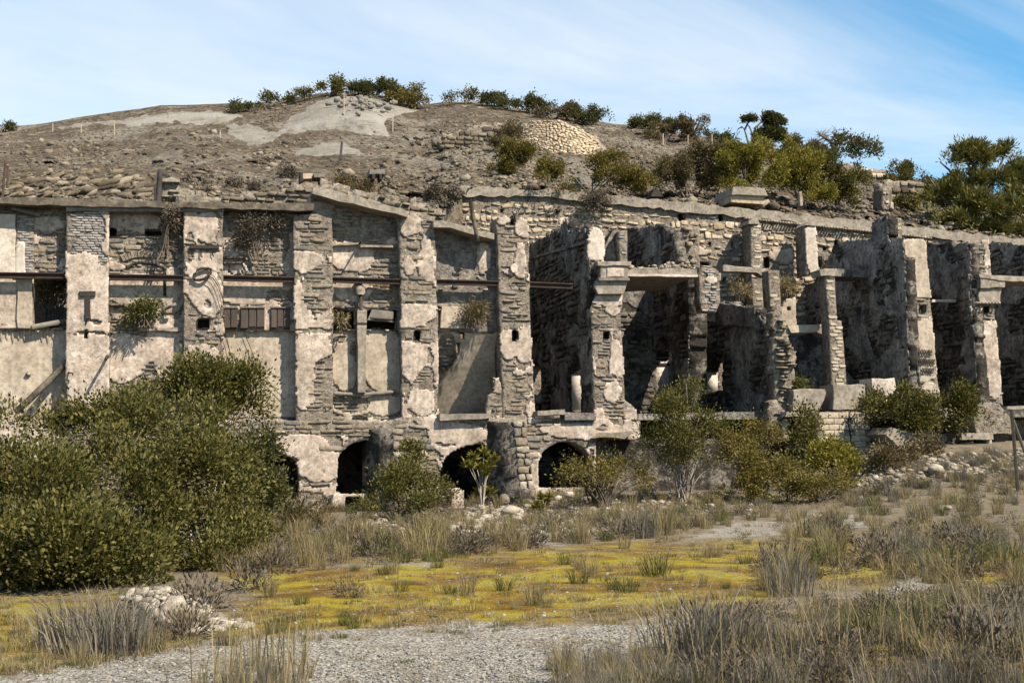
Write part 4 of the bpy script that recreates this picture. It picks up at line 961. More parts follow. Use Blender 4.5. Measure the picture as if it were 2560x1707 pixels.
prism_obj('coping', PR, [(1134, 492), (1130, 474), (1150, 468), (1380, 477), (1550, 493), (1720, 508), (1900, 528), (2060, 545), (2230, 562), (2400, 582), (2700, 618), (2700, 642), (2400, 605), (2230, 584), (2060, 567), (1900, 549), (1720, 531), (1550, 514), (1380, 495)], .7, M_['concrete'], rw, c0=.16, jit=.07, step=.28)
for k in range(66):
    x = 1860+k*7.1; y = np.interp(x, [1720, 2060, 2230, 2400], [533, 569, 586, 607])
    mb = MB(); a_ = pt(x, y, 50.95); mb.tube([a_, a_+np.array([0, -.22, 0])], .05, 5); mb.build('tile', M_['rubble'], rw)

def jamb(parent, X, T, px_far, y0, y1, m='whiteplaster'):
    """pale far jamb of a doorway through a cross wall; it faces the front"""
    w = onX(px_far, y1, X)[0]; w0 = onX(px_far, y0, X)[0]
    mb = MB(); mb.box((X+.02, w[1]-.06, w[2]), (X+T-.02, w[1]+.25, w0[2])); mb.build('jamb', M_[m], parent)
# --- cross walls of the open bays (they run back from the facade)
XF = Xat(1476, YF+.2)
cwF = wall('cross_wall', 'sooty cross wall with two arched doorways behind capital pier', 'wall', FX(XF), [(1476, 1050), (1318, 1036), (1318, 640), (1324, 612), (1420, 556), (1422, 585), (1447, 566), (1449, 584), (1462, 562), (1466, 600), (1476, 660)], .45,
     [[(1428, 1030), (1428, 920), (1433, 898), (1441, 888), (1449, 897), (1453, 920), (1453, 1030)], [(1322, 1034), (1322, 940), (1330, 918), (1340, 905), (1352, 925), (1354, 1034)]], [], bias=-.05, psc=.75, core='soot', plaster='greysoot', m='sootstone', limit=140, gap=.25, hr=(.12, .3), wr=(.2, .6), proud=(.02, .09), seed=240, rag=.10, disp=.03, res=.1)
jamb(cwF, XF, .45, 1429, 892, 1028); jamb(cwF, XF, .45, 1322, 925, 1032)
bnd_ = prism_obj('string_course', FX(XF), [(1318, 646), (1476, 600), (1476, 607), (1318, 652)], .1, M_['greysoot'], cwF, c0=.09)
# stub above the capital
st = wall('broken_wall', 'broken white-plastered wall stub standing on the capital', 'wall', FY(YF+.15), [(1468, 660), (1470, 575), (1482, 566), (1500, 572), (1520, 566), (1534, 568), (1548, 580), (1549, 660)], .35, [[(1510, 658), (1512, 600), (1520, 578), (1534, 570), (1545, 578), (1546, 658)]],
          [(1490, 620, 22, 50, 1.4)], -.2, 1., seed=250, rag=.05, plaster='whiteplaster', hr=(.1, .2))
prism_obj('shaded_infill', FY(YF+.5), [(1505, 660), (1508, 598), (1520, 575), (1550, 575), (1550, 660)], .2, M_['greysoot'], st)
bpz = thing('brick_post', 'short brick post rising from the capital to balcony level', 'post', pt(1556, 690, YF-.1))
V, Q = cellwall(FY(YF-.1), [(1551, 690), (1546, 576), (1567, 576), (1570, 690)], .4, res=.08, rag=.02, disp=.005, seed=252); link('core', mesh_np('core', V, Q), M_['mortar'], bpz)
lay(bpz, FY(YF-.1), [(1551, 690), (1546, 576), (1567, 576), (1570, 690)], (), None, hr=(.09, .1), wr=(.14, .24), proud=(.02, .04), m='brick', seed=253, gap=.03, name='brick', minpx=8, joint=.016, rowjit=.04)
# bay 6: slab, back wall, dark parapet
YS_ = YF+.55
bs = thing('balcony_slab', 'broken concrete balcony slab roofing the darkest bay', 'slab', pt(1655, 692, YF-.1))
prism_obj('deck', FY(YS_), [(1566, 688), (1566, 672), (1600, 670), (1650, 673), (1700, 670), (1742, 674), (1745, 690)], 4.5, M_['concrete'], bs, jit=.03)
prism_obj('edge_strip', FY(YS_-.06), [(1566, 690), (1566, 684), (1745, 687), (1745, 692)], .2, M_['whiteplaster'], bs, jit=.01)
r = np.random.default_rng(44); a_, b_ = pt(1570, 672, YS_+.1), pt(1742, 673, YS_+.1); u = r.uniform(0, 1, 260)[:, None]
P = a_*(1-u)+b_*u+np.stack([r.normal(0, .05, 260), r.uniform(0, 1.3, 260), r.uniform(0, .05, 260)+.14*np.abs(r.normal(0, 1, 260))*(u[:, 0] > .45)], 1)
tag(rocks('rubble', P, .04+.14*r.uniform(0, 1, 260)**3, M_['rubble'], 45), kind='stuff')
rr = random.Random(4)
dk = wall('parapet_wall', 'sooty broken parapet wall standing at back of the balcony slab', 'wall', FX(Xat(1700, 44.5)), [(1690, 668), (1566, 668), (1566, 578), (1600, 572), (1648, 564), (1664, 570), (1680, 585), (1690, 620)], .4, (), [], bias=-.05, psc=.75, core='soot', plaster='greysoot', m='sootstone', limit=140, gap=.25, hr=(.12, .3), wr=(.2, .6), proud=(.02, .09), seed=260, rag=.10, disp=.04)
rb = wall('ruined_wall', 'crumbling lit stone wall end above the balcony slab', 'wall', FY(46.2), [(1680, 672), (1672, 620), (1690, 575), (1725, 562), (1748, 575), (1752, 672)], .5, (), [], -.5, 1., seed=262, rag=.08, hr=(.12, .28), proud=(.06, .22))
XG1 = Xat(1722, 46.5)
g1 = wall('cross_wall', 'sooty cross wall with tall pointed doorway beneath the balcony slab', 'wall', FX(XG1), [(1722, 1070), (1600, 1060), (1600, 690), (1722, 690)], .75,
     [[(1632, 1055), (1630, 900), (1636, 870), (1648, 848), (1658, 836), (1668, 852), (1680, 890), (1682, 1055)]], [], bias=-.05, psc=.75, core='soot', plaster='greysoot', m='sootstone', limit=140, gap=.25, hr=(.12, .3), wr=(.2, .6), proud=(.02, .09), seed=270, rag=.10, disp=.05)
jamb(g1, XG1, .75, 1633, 862, 1054)
bk6 = wall('back_wall', 'sooty back wall closing the darkest bay under the slab', 'wall', FY(50.3), [(1500, 1060), (1500, 690), (1640, 690), (1640, 1060)], .3, (), [], bias=-.05, psc=.75, core='soot', plaster='greysoot', m='sootstone', limit=100, gap=.25, hr=(.12, .3), wr=(.2, .6), proud=(.02, .08), seed=277)  # dark wall added so the shaded bay does not read pale
# pier of brick right of the balcony
bq = wall('brick_wall', 'grey brick wall end beside balcony slab with white plaster remnant', 'wall', FY(44.1), [(1752, 780), (1746, 690), (1756, 668), (1790, 672), (1800, 690), (1800, 755), (1790, 780)], .5, (), [(1778, 700, 14, 10, 1.4)], -.6, 1., seed=274, m='brick', hr=(.09, .1), wr=(.16, .24), rowjit=.05, joint=.015, name='brick', minpx=8, plaster='whiteplaster')
# ruin G
XG = Xat(1945, YF+.1)
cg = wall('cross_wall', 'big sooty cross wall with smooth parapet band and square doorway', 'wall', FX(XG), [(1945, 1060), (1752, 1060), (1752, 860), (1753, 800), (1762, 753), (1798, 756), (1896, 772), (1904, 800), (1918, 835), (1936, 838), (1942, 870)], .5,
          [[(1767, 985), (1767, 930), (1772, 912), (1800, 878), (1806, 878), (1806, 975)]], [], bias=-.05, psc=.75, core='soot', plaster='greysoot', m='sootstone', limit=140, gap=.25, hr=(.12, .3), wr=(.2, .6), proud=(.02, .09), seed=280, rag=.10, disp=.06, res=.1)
jamb(cg, XG, .5, 1767, 930, 984)
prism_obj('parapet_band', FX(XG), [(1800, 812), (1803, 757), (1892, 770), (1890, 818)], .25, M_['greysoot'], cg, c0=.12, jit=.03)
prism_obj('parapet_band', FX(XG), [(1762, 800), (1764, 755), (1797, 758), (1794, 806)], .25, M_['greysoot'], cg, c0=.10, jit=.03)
rg_ = wall('ragged_masonry', 'ragged broken masonry edge of cross wall catching the sun', 'masonry', FY(YF-.05), [(1935, 1100), (1940, 1010), (1932, 930), (1936, 850), (1930, 800), (1936, 770), (1952, 766), (1960, 800), (1972, 850), (1985, 870), (1990, 900), (1984, 950), (1972, 980), (1968, 1030), (1972, 1100)], .55, (), None, seed=290, rag=.09, hr=(.09, .2), wr=(.16, .45), proud=(.06, .26), gap=.1, disp=.06)
rg2 = wall('ragged_masonry', 'lower ragged masonry foot with white plaster scrap near block wall', 'masonry', FY(YF-.4), [(1920, 1090), (1922, 1004), (1940, 1000), (1972, 1040), (1976, 1105), (1950, 1100)], .5, (), [(1962, 1070, 10, 34, 1.2)], -.4, 1., seed=292, rag=.07, hr=(.1, .22), wr=(.16, .4), proud=(.05, .2), plaster='whiteplaster')
# slim brick pillars
def pillar(label, Y, poly, depth, seed, m='brick', cap=None, group='slim brick pillars of the open bays', pts=None, plaster='whiteplaster'):
    pl = FY(Y)
    t = thing('brick_pillar', label, 'pillar', loc_of(pl, poly), group)
    V, Q = cellwall(pl, poly, depth, res=.08, rag=.012, disp=.008, seed=seed); link('core', mesh_np('core', V, Q), M_['mortar'], t)
    mk = patches(pl, pts, -.9, 1., 1., seed) if pts else None
    lay(t, pl, poly, (), mk, hr=(.12, .15), wr=(.2, .32), proud=(.015, .035), m='block', seed=seed+1, gap=.03, name='brick', minpx=7.5, joint=.016, rowjit=.06, limit=300)
    if mk:
        V, Q = cellwall(pl, poly, .05, res=.055, rag=.02, disp=.01, mask=mk, seed=seed+2, c0=.045, back=False)
        if len(Q): link('plaster', mesh_np('plaster', V, Q), M_[plaster], t)
    if cap: prism_obj('cap', pl, cap, depth+.1, M_['concrete'], t, c0=.1, jit=.02)
    return t
pillar('slim brick pillar under the concrete bracket arm, close to retaining wall', 49.8, [(1885, 800), (1879, 700), (1876, 556), (1902, 560), (1906, 700), (1912, 800)], .9, 300, cap=[(1868, 562), (1870, 550), (1892, 546), (1896, 562)])
pillar('white-faced slim pillar close to the retaining wall', 49.6, [(2016, 690), (2012, 562), (2040, 562), (2042, 650), (2048, 680)], .9, 304, pts=[(2030, 620, 24, 70, 1.8)], cap=[(2010, 564), (2018, 556), (2036, 558), (2038, 566)])
pillar('slim brick pillar standing between bracket arm and splayed lintel', 45.6, [(1930, 840), (1922, 700), (1920, 675), (1948, 675), (1952, 760), (1958, 830), (1974, 850), (1974, 880), (1945, 880)], .6, 308)
pillar('tallest slim brick pillar, stepped in width, rising from the concrete blocks', 44.0, [(2079, 965), (2072, 800), (2062, 690), (2058, 672), (2086, 672), (2092, 800), (2104, 802), (2112, 900), (2116, 965)], .6, 312, cap=[(2048, 690), (2046, 676), (2090, 672), (2092, 686), (2086, 692)])
ba = thing('bracket_arm', 'pale concrete bracket arm projecting from the slim pillar', 'bracket', pt(1860, 690, 49))
prism_obj('arm', FY(48.6), [(1808, 678), (1808, 662), (1914, 672), (1914, 692), (1906, 690), (1894, 682), (1860, 680)], .5, M_['concrete'], ba)
ln = thing('splayed_lintel', 'concrete lintel with splayed ends over dark opening', 'lintel', pt(2015, 840, 45))
prism_obj('beam', FY(44.9), [(1978, 832), (1968, 814), (2056, 811), (2044, 830)], .6, M_['block'], ln, jit=.01)
prism_obj('haunch', FY(45.0), [(1968, 842), (1966, 814), (1979, 833), (1975, 838)], .5, M_['concrete'], ln, jit=.01)
prism_obj('haunch', FY(45.0), [(2043, 831), (2056, 812), (2060, 842), (2050, 835)], .5, M_['concrete'], ln, jit=.01)
wall('wall_fragment', 'small plastered wall fragment with round hole above lintel', 'wall', FY(46.6), [(1952, 815), (1952, 770), (1966, 750), (1988, 745), (1990, 815)], .4, [rect(1968, 768, 1976, 778)], [], .3, 1., seed=316, plaster='tanplaster', rag=.03)
# behind the lintel and pillars: cross wall H (graffiti pillar) running back
XH = Xat(2262, YF+.2)
ch = wall('cross_wall', 'grey stained cross wall stepping up to chimney behind graffiti pillar', 'wall', FX(XH), [(2275, 1020), (1960, 1020), (1960, 760), (2050, 690), (2052, 676), (2070, 650), (2092, 606), (2180, 598), (2182, 558), (2218, 544), (2220, 600), (2258, 598), (2268, 800)], .45, (), [], bias=.12, psc=.75, core='soot', plaster='greysoot', m='sootstone', limit=140, gap=.25, hr=(.12, .3), wr=(.2, .6), proud=(.02, .09), seed=320, rag=.10, disp=.05, res=.1)
pillar('square chimney stump of dark brick on the grey cross wall', 44.6, [(2222, 610), (2218, 543), (2254, 546), (2256, 610)], .8, 322, group=None)
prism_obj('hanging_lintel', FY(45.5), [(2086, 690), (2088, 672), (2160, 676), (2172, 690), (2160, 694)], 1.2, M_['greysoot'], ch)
tag(prism_obj('sagging_roof_slab', FY(46.5), [(2155, 800), (2165, 775), (2232, 742), (2236, 752), (2172, 790)], 2.0, M_['greywood'], None), 'sagging dark roof slab in the bay before the graffiti pillar', 'slab')
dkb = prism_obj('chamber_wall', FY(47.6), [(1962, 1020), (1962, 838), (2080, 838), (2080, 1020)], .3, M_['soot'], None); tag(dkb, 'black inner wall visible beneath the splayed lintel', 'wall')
# graffiti pillar
gp_poly = [(2304, 1010), (2290, 900), (2278, 780), (2264, 660), (2256, 602), (2268, 600), (2296, 598), (2312, 602), (2322, 700), (2334, 850), (2350, 1000), (2346, 1010)]
gp = wall('concrete_pier', 'tall plastered pier bearing black handwritten graffiti', 'pier', PF, gp_poly, .9, [rect(2299, 764, 2314, 780)], [(2290, 660, 50, 90, 1.2), (2312, 880, 34, 80, 1.4), (2330, 985, 30, 26, 1.2), (2290, 770, 40, 26, -1.0), (2300, 830, 36, 20, .3)], .1, 1., seed=330, group=GP, rag=.03, plaster='tanplaster', hr=(.1, .2))
hole_box(PF, rect(2299, 764, 2314, 780), .4, gp)

gr = thing('graffiti', 'black handwritten graffiti words on the tall plastered pier', 'graffiti', pt(2318, 935, YF-.07))
def text(s, x, y, size_px, wpx, rot=-.04):
    cu = bpy.data.curves.new('lettering', 'FONT'); cu.body = s; cu.size = 1.0; cu.extrude = 0.012; cu.offset = .012; cu.shear = .15
    o = bpy.data.objects.new('lettering', cu); COL.objects.link(o); cu.materials.append(M_['iron'])
    o.parent = gr; o.matrix_parent_inverse = Matrix.Translation(-gr.location)
    p0 = pt(x, y, YF-.085); s_ = size_px/65.0
    bpy.context.view_layer.update()
    me = bpy.data.meshes.new_from_object(o.evaluated_get(bpy.context.evaluated_depsgraph_get())); bpy.data.objects.remove(o)
    me.materials.clear(); o = link('lettering', me, M_['iron'], gr); bpy.context.view_layer.update()
    w = max(.01, o.dimensions.x); sx = (wpx/65.0)/w
    o.matrix_basis = Matrix.Translation(p0) @ Matrix.Rotation(math.pi/2, 4, 'X') @ Matrix.Rotation(rot, 4, 'Z') @ Matrix.Diagonal((sx, s_, 1, 1))
    return o
text('écoute', 2295, 887, 29, 38); text('résilience', 2296, 909, 28, 45); text('! poésie !', 2298, 932, 28, 44)
# pillar with capital at far right
p6_poly = [(2444, 1012), (2440, 900), (2432, 800), (2424, 760), (2420, 602), (2470, 598), (2478, 690), (2488, 800), (2500, 930), (2506, 1012)]
p6 = wall('stone_pier', 'stone and plaster pier with dentilled capital by pine tree', 'pier', FY(44.0), p6_poly, .8, [rect(2459, 766, 2471, 782)], [(2480, 860, 26, 60, 1.2), (2480, 940, 30, 70, 1.0), (2440, 640, 20, 60, -.5), (2445, 860, 14, 80, -.8)], -.1, 1., seed=340, group=GP, plaster='plaster', rag=.035, hr=(.09, .2))
hole_box(FY(44.0), rect(2459, 766, 2471, 782), .4, p6)
c6 = thing('pier_capital', 'dentilled concrete capital of the pier by pine tree', 'capital', pt(2470, 760, 43.7))
prism_obj('abacus', FY(44.0), rect(2440, 695, 2502, 722), 1.0, M_['concrete'], c6, c0=.3, jit=.02)
prism_obj('corbel', FY(44.0), [(2440, 757), (2438, 740), (2444, 722), (2498, 722), (2494, 740), (2494, 757)], .8, M_['concrete'], c6, c0=.2, jit=.02)
for k in range(8):
    mb = MB(); a_ = pt(2438+k*8, 758, 43.82); mb.tube([a_, a_+np.array([0, -.14, 0])], .045, 5); mb.build('dentil', M_['rubble'], c6)
prism_obj('top_slab', FY(44.0), [(2436, 696), (2434, 688), (2640, 700), (2640, 712), (2504, 706)], 1.0, M_['concrete'], c6, c0=.34, jit=.02)
X6 = Xat(2428, 44.2)
wall('cross_wall', 'dark cross wall between the graffiti pillar and the dentilled pier', 'wall', FX(X6), [(2450, 1020), (2296, 1020), (2296, 620), (2330, 606), (2376, 606), (2378, 612), (2424, 612), (2432, 800)], .45, (), [], bias=-.05, psc=.75, core='soot', plaster='greysoot', m='sootstone', limit=140, gap=.25, hr=(.12, .3), wr=(.2, .6), proud=(.02, .09), seed=350, rag=.10, disp=.05)
X7 = Xat(2700, 44.2)
wall('cross_wall', 'dark cross wall at the far end beyond the dentilled pier', 'wall', FX(X7), [(2720, 1040), (2470, 1040), (2470, 640), (2480, 606), (2560, 615), (2700, 640)], .45, (), [], bias=-.05, psc=.75, core='soot', plaster='greysoot', m='sootstone', limit=140, gap=.25, hr=(.12, .3), wr=(.2, .6), proud=(.02, .09), seed=352, rag=.10, disp=.05)
tag(prism_obj('concrete_beam', FY(46.5), rect(2328, 732, 2394, 742), .4, M_['greysoot'], None), 'grey concrete beam low between graffiti pillar and dentilled pier', 'beam')
tag(prism_obj('pipe_rail', FY(45.0), rect(2330, 748, 2392, 755), .12, M_['whiteplaster'], None), 'thin white rail below the grey concrete beam', 'rail')
tag(prism_obj('interior_floor', FY(43.6), [(1320, 1052), (1320, 1040), (2800, 1010), (2800, 1040)], 7.6, M_['greysoot'], None, jit=.0), kind='structure')

# --- blocks, block wall, slabs
def chunk(name, label, cat, Y, poly, depth, m='concrete', group=None, c0=0):
    o = prism_obj(name, FY(Y), poly, depth, M_[m], None, jit=.03, step=.25, c0=c0); return tag(o, label, cat, group)
chunk('concrete_block', 'lower concrete block with chipped corner before the splayed lintel', 'block', 42.5, [(1984, 1026), (1984, 973), (2062, 972), (2064, 982), (2060, 1000), (2046, 1026)], 1.0)
chunk('concrete_block', 'taller concrete block at the foot of the slim brick pillar', 'block', 42.4, [(2082, 1024), (2083, 961), (2163, 960), (2165, 1024)], 1.0)
chunk('plaster_slab', 'tilted white-plastered slab next to the concrete blocks', 'slab', 42.2, [(2196, 1034), (2178, 947), (2236, 946), (2242, 970), (2222, 1000), (2216, 1022)], .9, 'whiteplaster')
cb = thing('block_wall', 'cracked wall of pale concrete blocks above the bushes', 'wall', pt(2110, 1130, 42.0))
cb_poly = [(2042, 1146), (2040, 1030), (2136, 1026), (2162, 1032), (2174, 1050), (2177, 1146)]
V, Q = cellwall(FY(42.0), cb_poly, .35, res=.08, rag=.02, disp=.006, seed=360); link('core', mesh_np('core', V, Q), M_['mortar'], cb)
PB = FY(42.0); P_ = PB.loc(cb_poly); a0, b0_ = P_[:, 0].min(), P_[:, 1].min()
BLK = mesh_np('block', *[np.array([(-.5, -.5, 0), (.5, -.5, 0), (.5, .5, 0), (-.5, .5, 0), (-.48, -.46, 1), (.48, -.46, 1), (.48, .46, 1), (-.48, .46, 1)]), [(0, 1, 5, 4), (1, 2, 6, 5), (2, 3, 7, 6), (3, 0, 4, 7), (4, 5, 6, 7)]]); BLK.materials.append(M_['block'])
crack = PB.loc([(2122, 1030), (2120, 1060), (2126, 1090), (2124, 1140)])
for r_ in range(9):
    for c_ in range(8):
        a = a0+.2+c_*.41+(r_ % 2)*.205-.1; b = b0_+.1+r_*.21
        if not all(pip(np.array([a+s*.17]), np.array([b+.05]), P_)[0] for s in (-1, 1)): continue
        xc = np.interp(-b, -crack[:, 1][::1], crack[:, 0])
        if abs(a-xc) < .09: continue
        o = bpy.data.objects.new('block', BLK); COL.objects.link(o); o.parent = cb; o.matrix_parent_inverse = Matrix.Translation(-cb.location)
        o.matrix_basis = PB.mat(a, b, 0, .395, .195, .03+random.uniform(0, .012), random.gauss(0, .006))
mb = MB(); mb.tube([PB.world(np.array([x]), np.array([z]), .035)[0] for x, z in crack], .03, 4); mb.build('crack', M_['hole'], cb)
tag(prism_obj('stone_lintel', FY(42.1), [(1966, 1042), (1968, 1028), (2042, 1026), (2042, 1040)], .8, M_['concrete'], None, jit=.03), 'thick stone lintel over dark doorway beside the block wall', 'lintel')
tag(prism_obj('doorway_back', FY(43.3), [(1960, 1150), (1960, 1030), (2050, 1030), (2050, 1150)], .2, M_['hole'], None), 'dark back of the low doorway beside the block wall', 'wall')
chunk('fallen_slab', 'large fallen pale slab lying tilted among rubble', 'slab', 40.6, [(2212, 1085), (2228, 1070), (2250, 1076), (2282, 1082), (2300, 1100), (2304, 1125), (2290, 1142), (2262, 1130)], 1.3, 'rubble')
chunk('rubble_block', 'rough masonry block behind the large fallen slab', 'block', 41.5, [(2300, 1150), (2300, 1084), (2320, 1080), (2366, 1086), (2374, 1120), (2372, 1150)], 1.0, 'mortar')
tb_ = thing('stone_table', 'table-like concrete slab on stone leg in rubble', 'slab', pt(2450, 1130, 41.2))
prism_obj('top', FY(41.0), [(2404, 1100), (2404, 1083), (2482, 1082), (2484, 1098)], 1.4, M_['concrete'], tb_)
prism_obj('leg', FY(41.2), [(2466, 1130), (2466, 1099), (2480, 1099), (2482, 1130)], .8, M_['plaster'], tb_)
chunk('stone_beam', 'weathered stone beam lying at far end below the dark wall', 'beam', 42.5, [(2516, 1022), (2518, 1014), (2640, 1016), (2640, 1024)], .6)
chunk('rubble_block', 'big leaning rubble block behind the thin wooden poles', 'block', 40.8, [(2500, 1165), (2530, 1120), (2580, 1100), (2620, 1160)], 1.5, 'rubble')
chunk('rubble_wall', 'rough rubble footing under the dentilled pier', 'wall', 42.6, [(2440, 1085), (2432, 1020), (2450, 1006), (2500, 1010), (2530, 1050), (2528, 1085)], 1.0, 'mortar')
chunk('fallen_block', 'squarish fallen block at foot of the block wall', 'block', 40.0, [(2154, 1195), (2150, 1172), (2176, 1162), (2200, 1170), (2196, 1192)], .6, 'rubble')
chunk('white_stone', 'white upright stone between block wall and fallen slab', 'stone', 40.3, [(2186, 1168), (2184, 1130), (2196, 1120), (2206, 1140), (2204, 1172)], .4, 'whiteplaster')
for lab, a_, b_, r_ in (('straight thin wooden pole standing upright in grass at far edge', (2529, 1024), (2545, 1228), .055), ('thin wooden pole leaning against the upright pole', (2533, 1050), (2585, 1190), .05)):
    g1 = onG(b_[0], b_[1]); bracket(lab, [pt(a_[0], a_[1], g1[1]+.1), g1-np.array([0, 0, .1])], r_, 'palebark', 'pole', 'wooden_pole', 'thin wooden poles')
# two plants of rubble along the foot
def scatter_px(n, poly, seed):
    r = np.random.default_rng(seed); P = np.asarray(poly, float); lo, hi = P.min(0), P.max(0); out = []
    while len(out) < n:
        q = r.uniform(lo, hi, (n*3, 2)); out += list(q[pip(q[:, 0], q[:, 1], P)])
    return np.array(out[:n])
for lab, poly, n, sz, sd in (('r1', [(1130, 1290), (1240, 1262), (1330, 1290), (1560, 1300), (1560, 1335), (1300, 1350), (1120, 1330)], 900, (.03, .17), 1), ('r2', [(2180, 1120), (2300, 1140), (2420, 1140), (2560, 1120), (2560, 1180), (2380, 1190), (2200, 1215), (2150, 1260), (2130, 1190)], 700, (.04, .17), 2), ('r3', [(310, 1520), (330, 1480), (440, 1490), (560, 1545), (640, 1570), (500, 1590), (380, 1570)], 900, (.02, .1), 3), ('r4', [(840, 1300), (1000, 1280), (1200, 1240), (1600, 1240), (1900, 1230), (1900, 1290), (1300, 1290), (1000, 1330)], 700, (.03, .16), 4)):
    q = scatter_px(n, poly, 40+sd); G = onGv(q); r = np.random.default_rng(sd)
    R = sz[0]+(sz[1]-sz[0])*r.uniform(0, 1, n)**3; G[:, 2] += R*.2
    if sd == 3: G[:, 2] += .25*np.clip(1-np.hypot((q[:, 0]-390)/140, (q[:, 1]-1535)/50), 0, 1)
    tag(rocks('rubble', G, R, M_['rubble'], 50+sd), kind='stuff')
def boulder(label, px, py, w, h, seed, m='rubble', group='loose boulders at the ruin foot'):
    g = onG(px, py); k = FPX/((g-CAMP)@_F); r = np.random.default_rng(seed)
    V = ICO*r.uniform(.75, 1.15, (12, 1)); 
    # one subdivision for a chipped look
    T = []; vs = list(V); cache = {}
    def mid(a, b):
        key = (min(a, b), max(a, b))
        if key not in cache:
            p = (vs[a]+vs[b])/2*r.uniform(1.0, 1.18); cache[key] = len(vs); vs.append(p)
        return cache[key]
    for a, b, c in ICT:
        ab, bc, ca = mid(a, b), mid(b, c), mid(c, a); T += [(a, ab, ca), (b, bc, ab), (c, ca, bc), (ab, bc, ca)]
    V = np.array(vs)*np.array([w/2/k, w/2.6/k, h/2/k])+g+np.array([0, 0, h/2.4/k])
    return tag(link('boulder', mesh_np('boulder', V, None, T), M_[m]), label, 'boulder', group)
boulder('pale upright boulder beside the spiky yellow-green plant', 1262, 1262, 30, 34, 1)
boulder('broad flat-topped pale boulder in front of the pale buttress', 1276, 1290, 60, 30, 2)
boulder('rounded pale boulder at top of the small gravel heap', 336, 1494, 38, 30, 3)
boulder('bluish stone on the small gravel heap', 368, 1538, 26, 22, 4, 'concrete')
boulder('grey boulder among dry shrubs before the last arch', 1465, 1262, 34, 26, 5)
boulder('pale flat boulder under the big bush with bare stems', 1425, 1250, 40, 24, 6)
boulder('round white boulder in the grass beyond the block wall', 2340, 1190, 50, 34, 7)
boulder('small brown boulder at the edge of far grass', 2370, 1275, 26, 14, 8)
boulder('white ball-like stone on the rubble slope by the tan panel', 678, 1082, 22, 18, 9, 'whiteplaster')
boulder('pale rounded stone near foot of the white plaster patch', 790, 1184, 30, 18, 10, 'whiteplaster')

# --- hill ruins
def hy(px, py): return float(np.asarray(Yhill(np.array([px]), np.array([py]), False))[0])-1.5
def hwall(name, label, poly, Y, thick=.6, m='palestone', seed=0, pts=None, bias=-.6, hr=(.2, .4), wr=(.25, .6), rag=.06, limit=300, name_p='stone', **kw):
    return wall(name, label, 'wall', FY(Y), poly, thick, (), pts if pts is not None else None, bias, .5, True, seed=seed, rag=rag, hr=hr, wr=wr, m=m, res=.2, proud=(.05, .14), limit=limit, gap=.05, joint=.03, **kw)
# curved pale wall on the slope: a bowed sheet with its stones
def curved_wall():
    t = thing('curved_wall', 'bowed pale dry-stone wall high on the slope', 'wall', pt(1400, 400, 74))
    def surf(u, v):
        px = 1250+u*266; top = np.interp(px, [1250, 1320, 1330, 1400, 1440, 1490, 1516], [320, 308, 302, 303, 318, 345, 370]); bot = np.interp(px, [1250, 1310, 1360, 1420, 1470, 1516], [350, 362, 380, 398, 391, 376])
        py = bot+(top-bot)*v; Y = 76+10*(u-.6)**2+1.2*v
        return onY(px, py, Y)
    uu, vv = np.meshgrid(np.linspace(0, 1, 40), np.linspace(0, 1, 14), indexing='ij')
    P = surf(uu.ravel(), vv.ravel()); n, m = uu.shape; ii = np.arange(n*m).reshape(n, m)
    Q = np.stack([ii[:-1, :-1].ravel(), ii[1:, :-1].ravel(), ii[1:, 1:].ravel(), ii[:-1, 1:].ravel()], 1)
    B = P+np.array([0, 1.2, 0]); N = len(P)
    edge = np.concatenate([np.stack([ii[:-1, -1], ii[1:, -1], ii[1:, -1]+N, ii[:-1, -1]+N], 1), np.stack([ii[0, :-1], ii[0, 1:], ii[0, 1:]+N, ii[0, :-1]+N], 1), np.stack([ii[-1, :-1], ii[-1, 1:], ii[-1, 1:]+N, ii[-1, :-1]+N], 1)])
    link('core', mesh_np('core', np.concatenate([P, B]), np.concatenate([Q, edge])), M_['mortar'], t)
    r = random.Random(9); cnt = 0; rest = MB(); M = M_['palestone']
    for row in range(15):
        u = 0.0
        while u < .985:
            du = r.uniform(.024, .048); v = (row+.5)/15+r.uniform(-.012, .012); uc = min(.985, u+du/2)
            p = surf(np.array([uc]), np.array([v]))[0]; p2 = surf(np.array([min(1, uc+.01)]), np.array([v]))[0]; pu = surf(np.array([uc]), np.array([min(1, v+.04)]))[0]
            ex = p2-p; w = np.linalg.norm(ex)*du/.01; ex /= np.linalg.norm(ex); h = np.linalg.norm(pu-p)/.04/15; ez = np.cross(ex, [0, 0, 1.0]); ey = np.cross(ez, ex)
            k = r.randrange(14)
            if h > .12:
                Mx = Matrix.Identity(4)
                w_, h_, d_ = w*.94, h*.92*r.uniform(.85, 1.05), r.uniform(.1, .2)
                for i in range(3): Mx[i][0] = ex[i]*w_; Mx[i][1] = ey[i]*h_; Mx[i][2] = ez[i]*d_; Mx[i][3] = p[i]
                if cnt < 300:
                    o = bpy.data.objects.new('stone', stone_mesh(k, M)); COL.objects.link(o); o.parent = t; o.matrix_parent_inverse = Matrix.Translation(-t.location); o.matrix_basis = Mx; cnt += 1
                else:
                    A = np.array(Mx); Vv, q, tt = STONES[k]; rest.add(Vv@A[:3, :3].T+A[:3, 3], q, tt)
            u += du
    if rest.n: tag(rest.build('small_stone', M, t), kind='stuff')
curved_wall()
hwall('dry_stone_wall', 'weathered tan dry-stone wall curving into the slope', [(1075, 352), (1130, 330), (1200, 316), (1262, 312), (1262, 356), (1200, 366), (1110, 372)], 77.5, seed=400, m='scree', limit=250, rag=.12)
hwall('ruined_wall', 'long broken pale wall on skyline beyond the bare tree', [(2100, 432), (2108, 408), (2150, 418), (2220, 430), (2226, 455), (2190, 450), (2140, 442)], 76, seed=404, rag=.1)
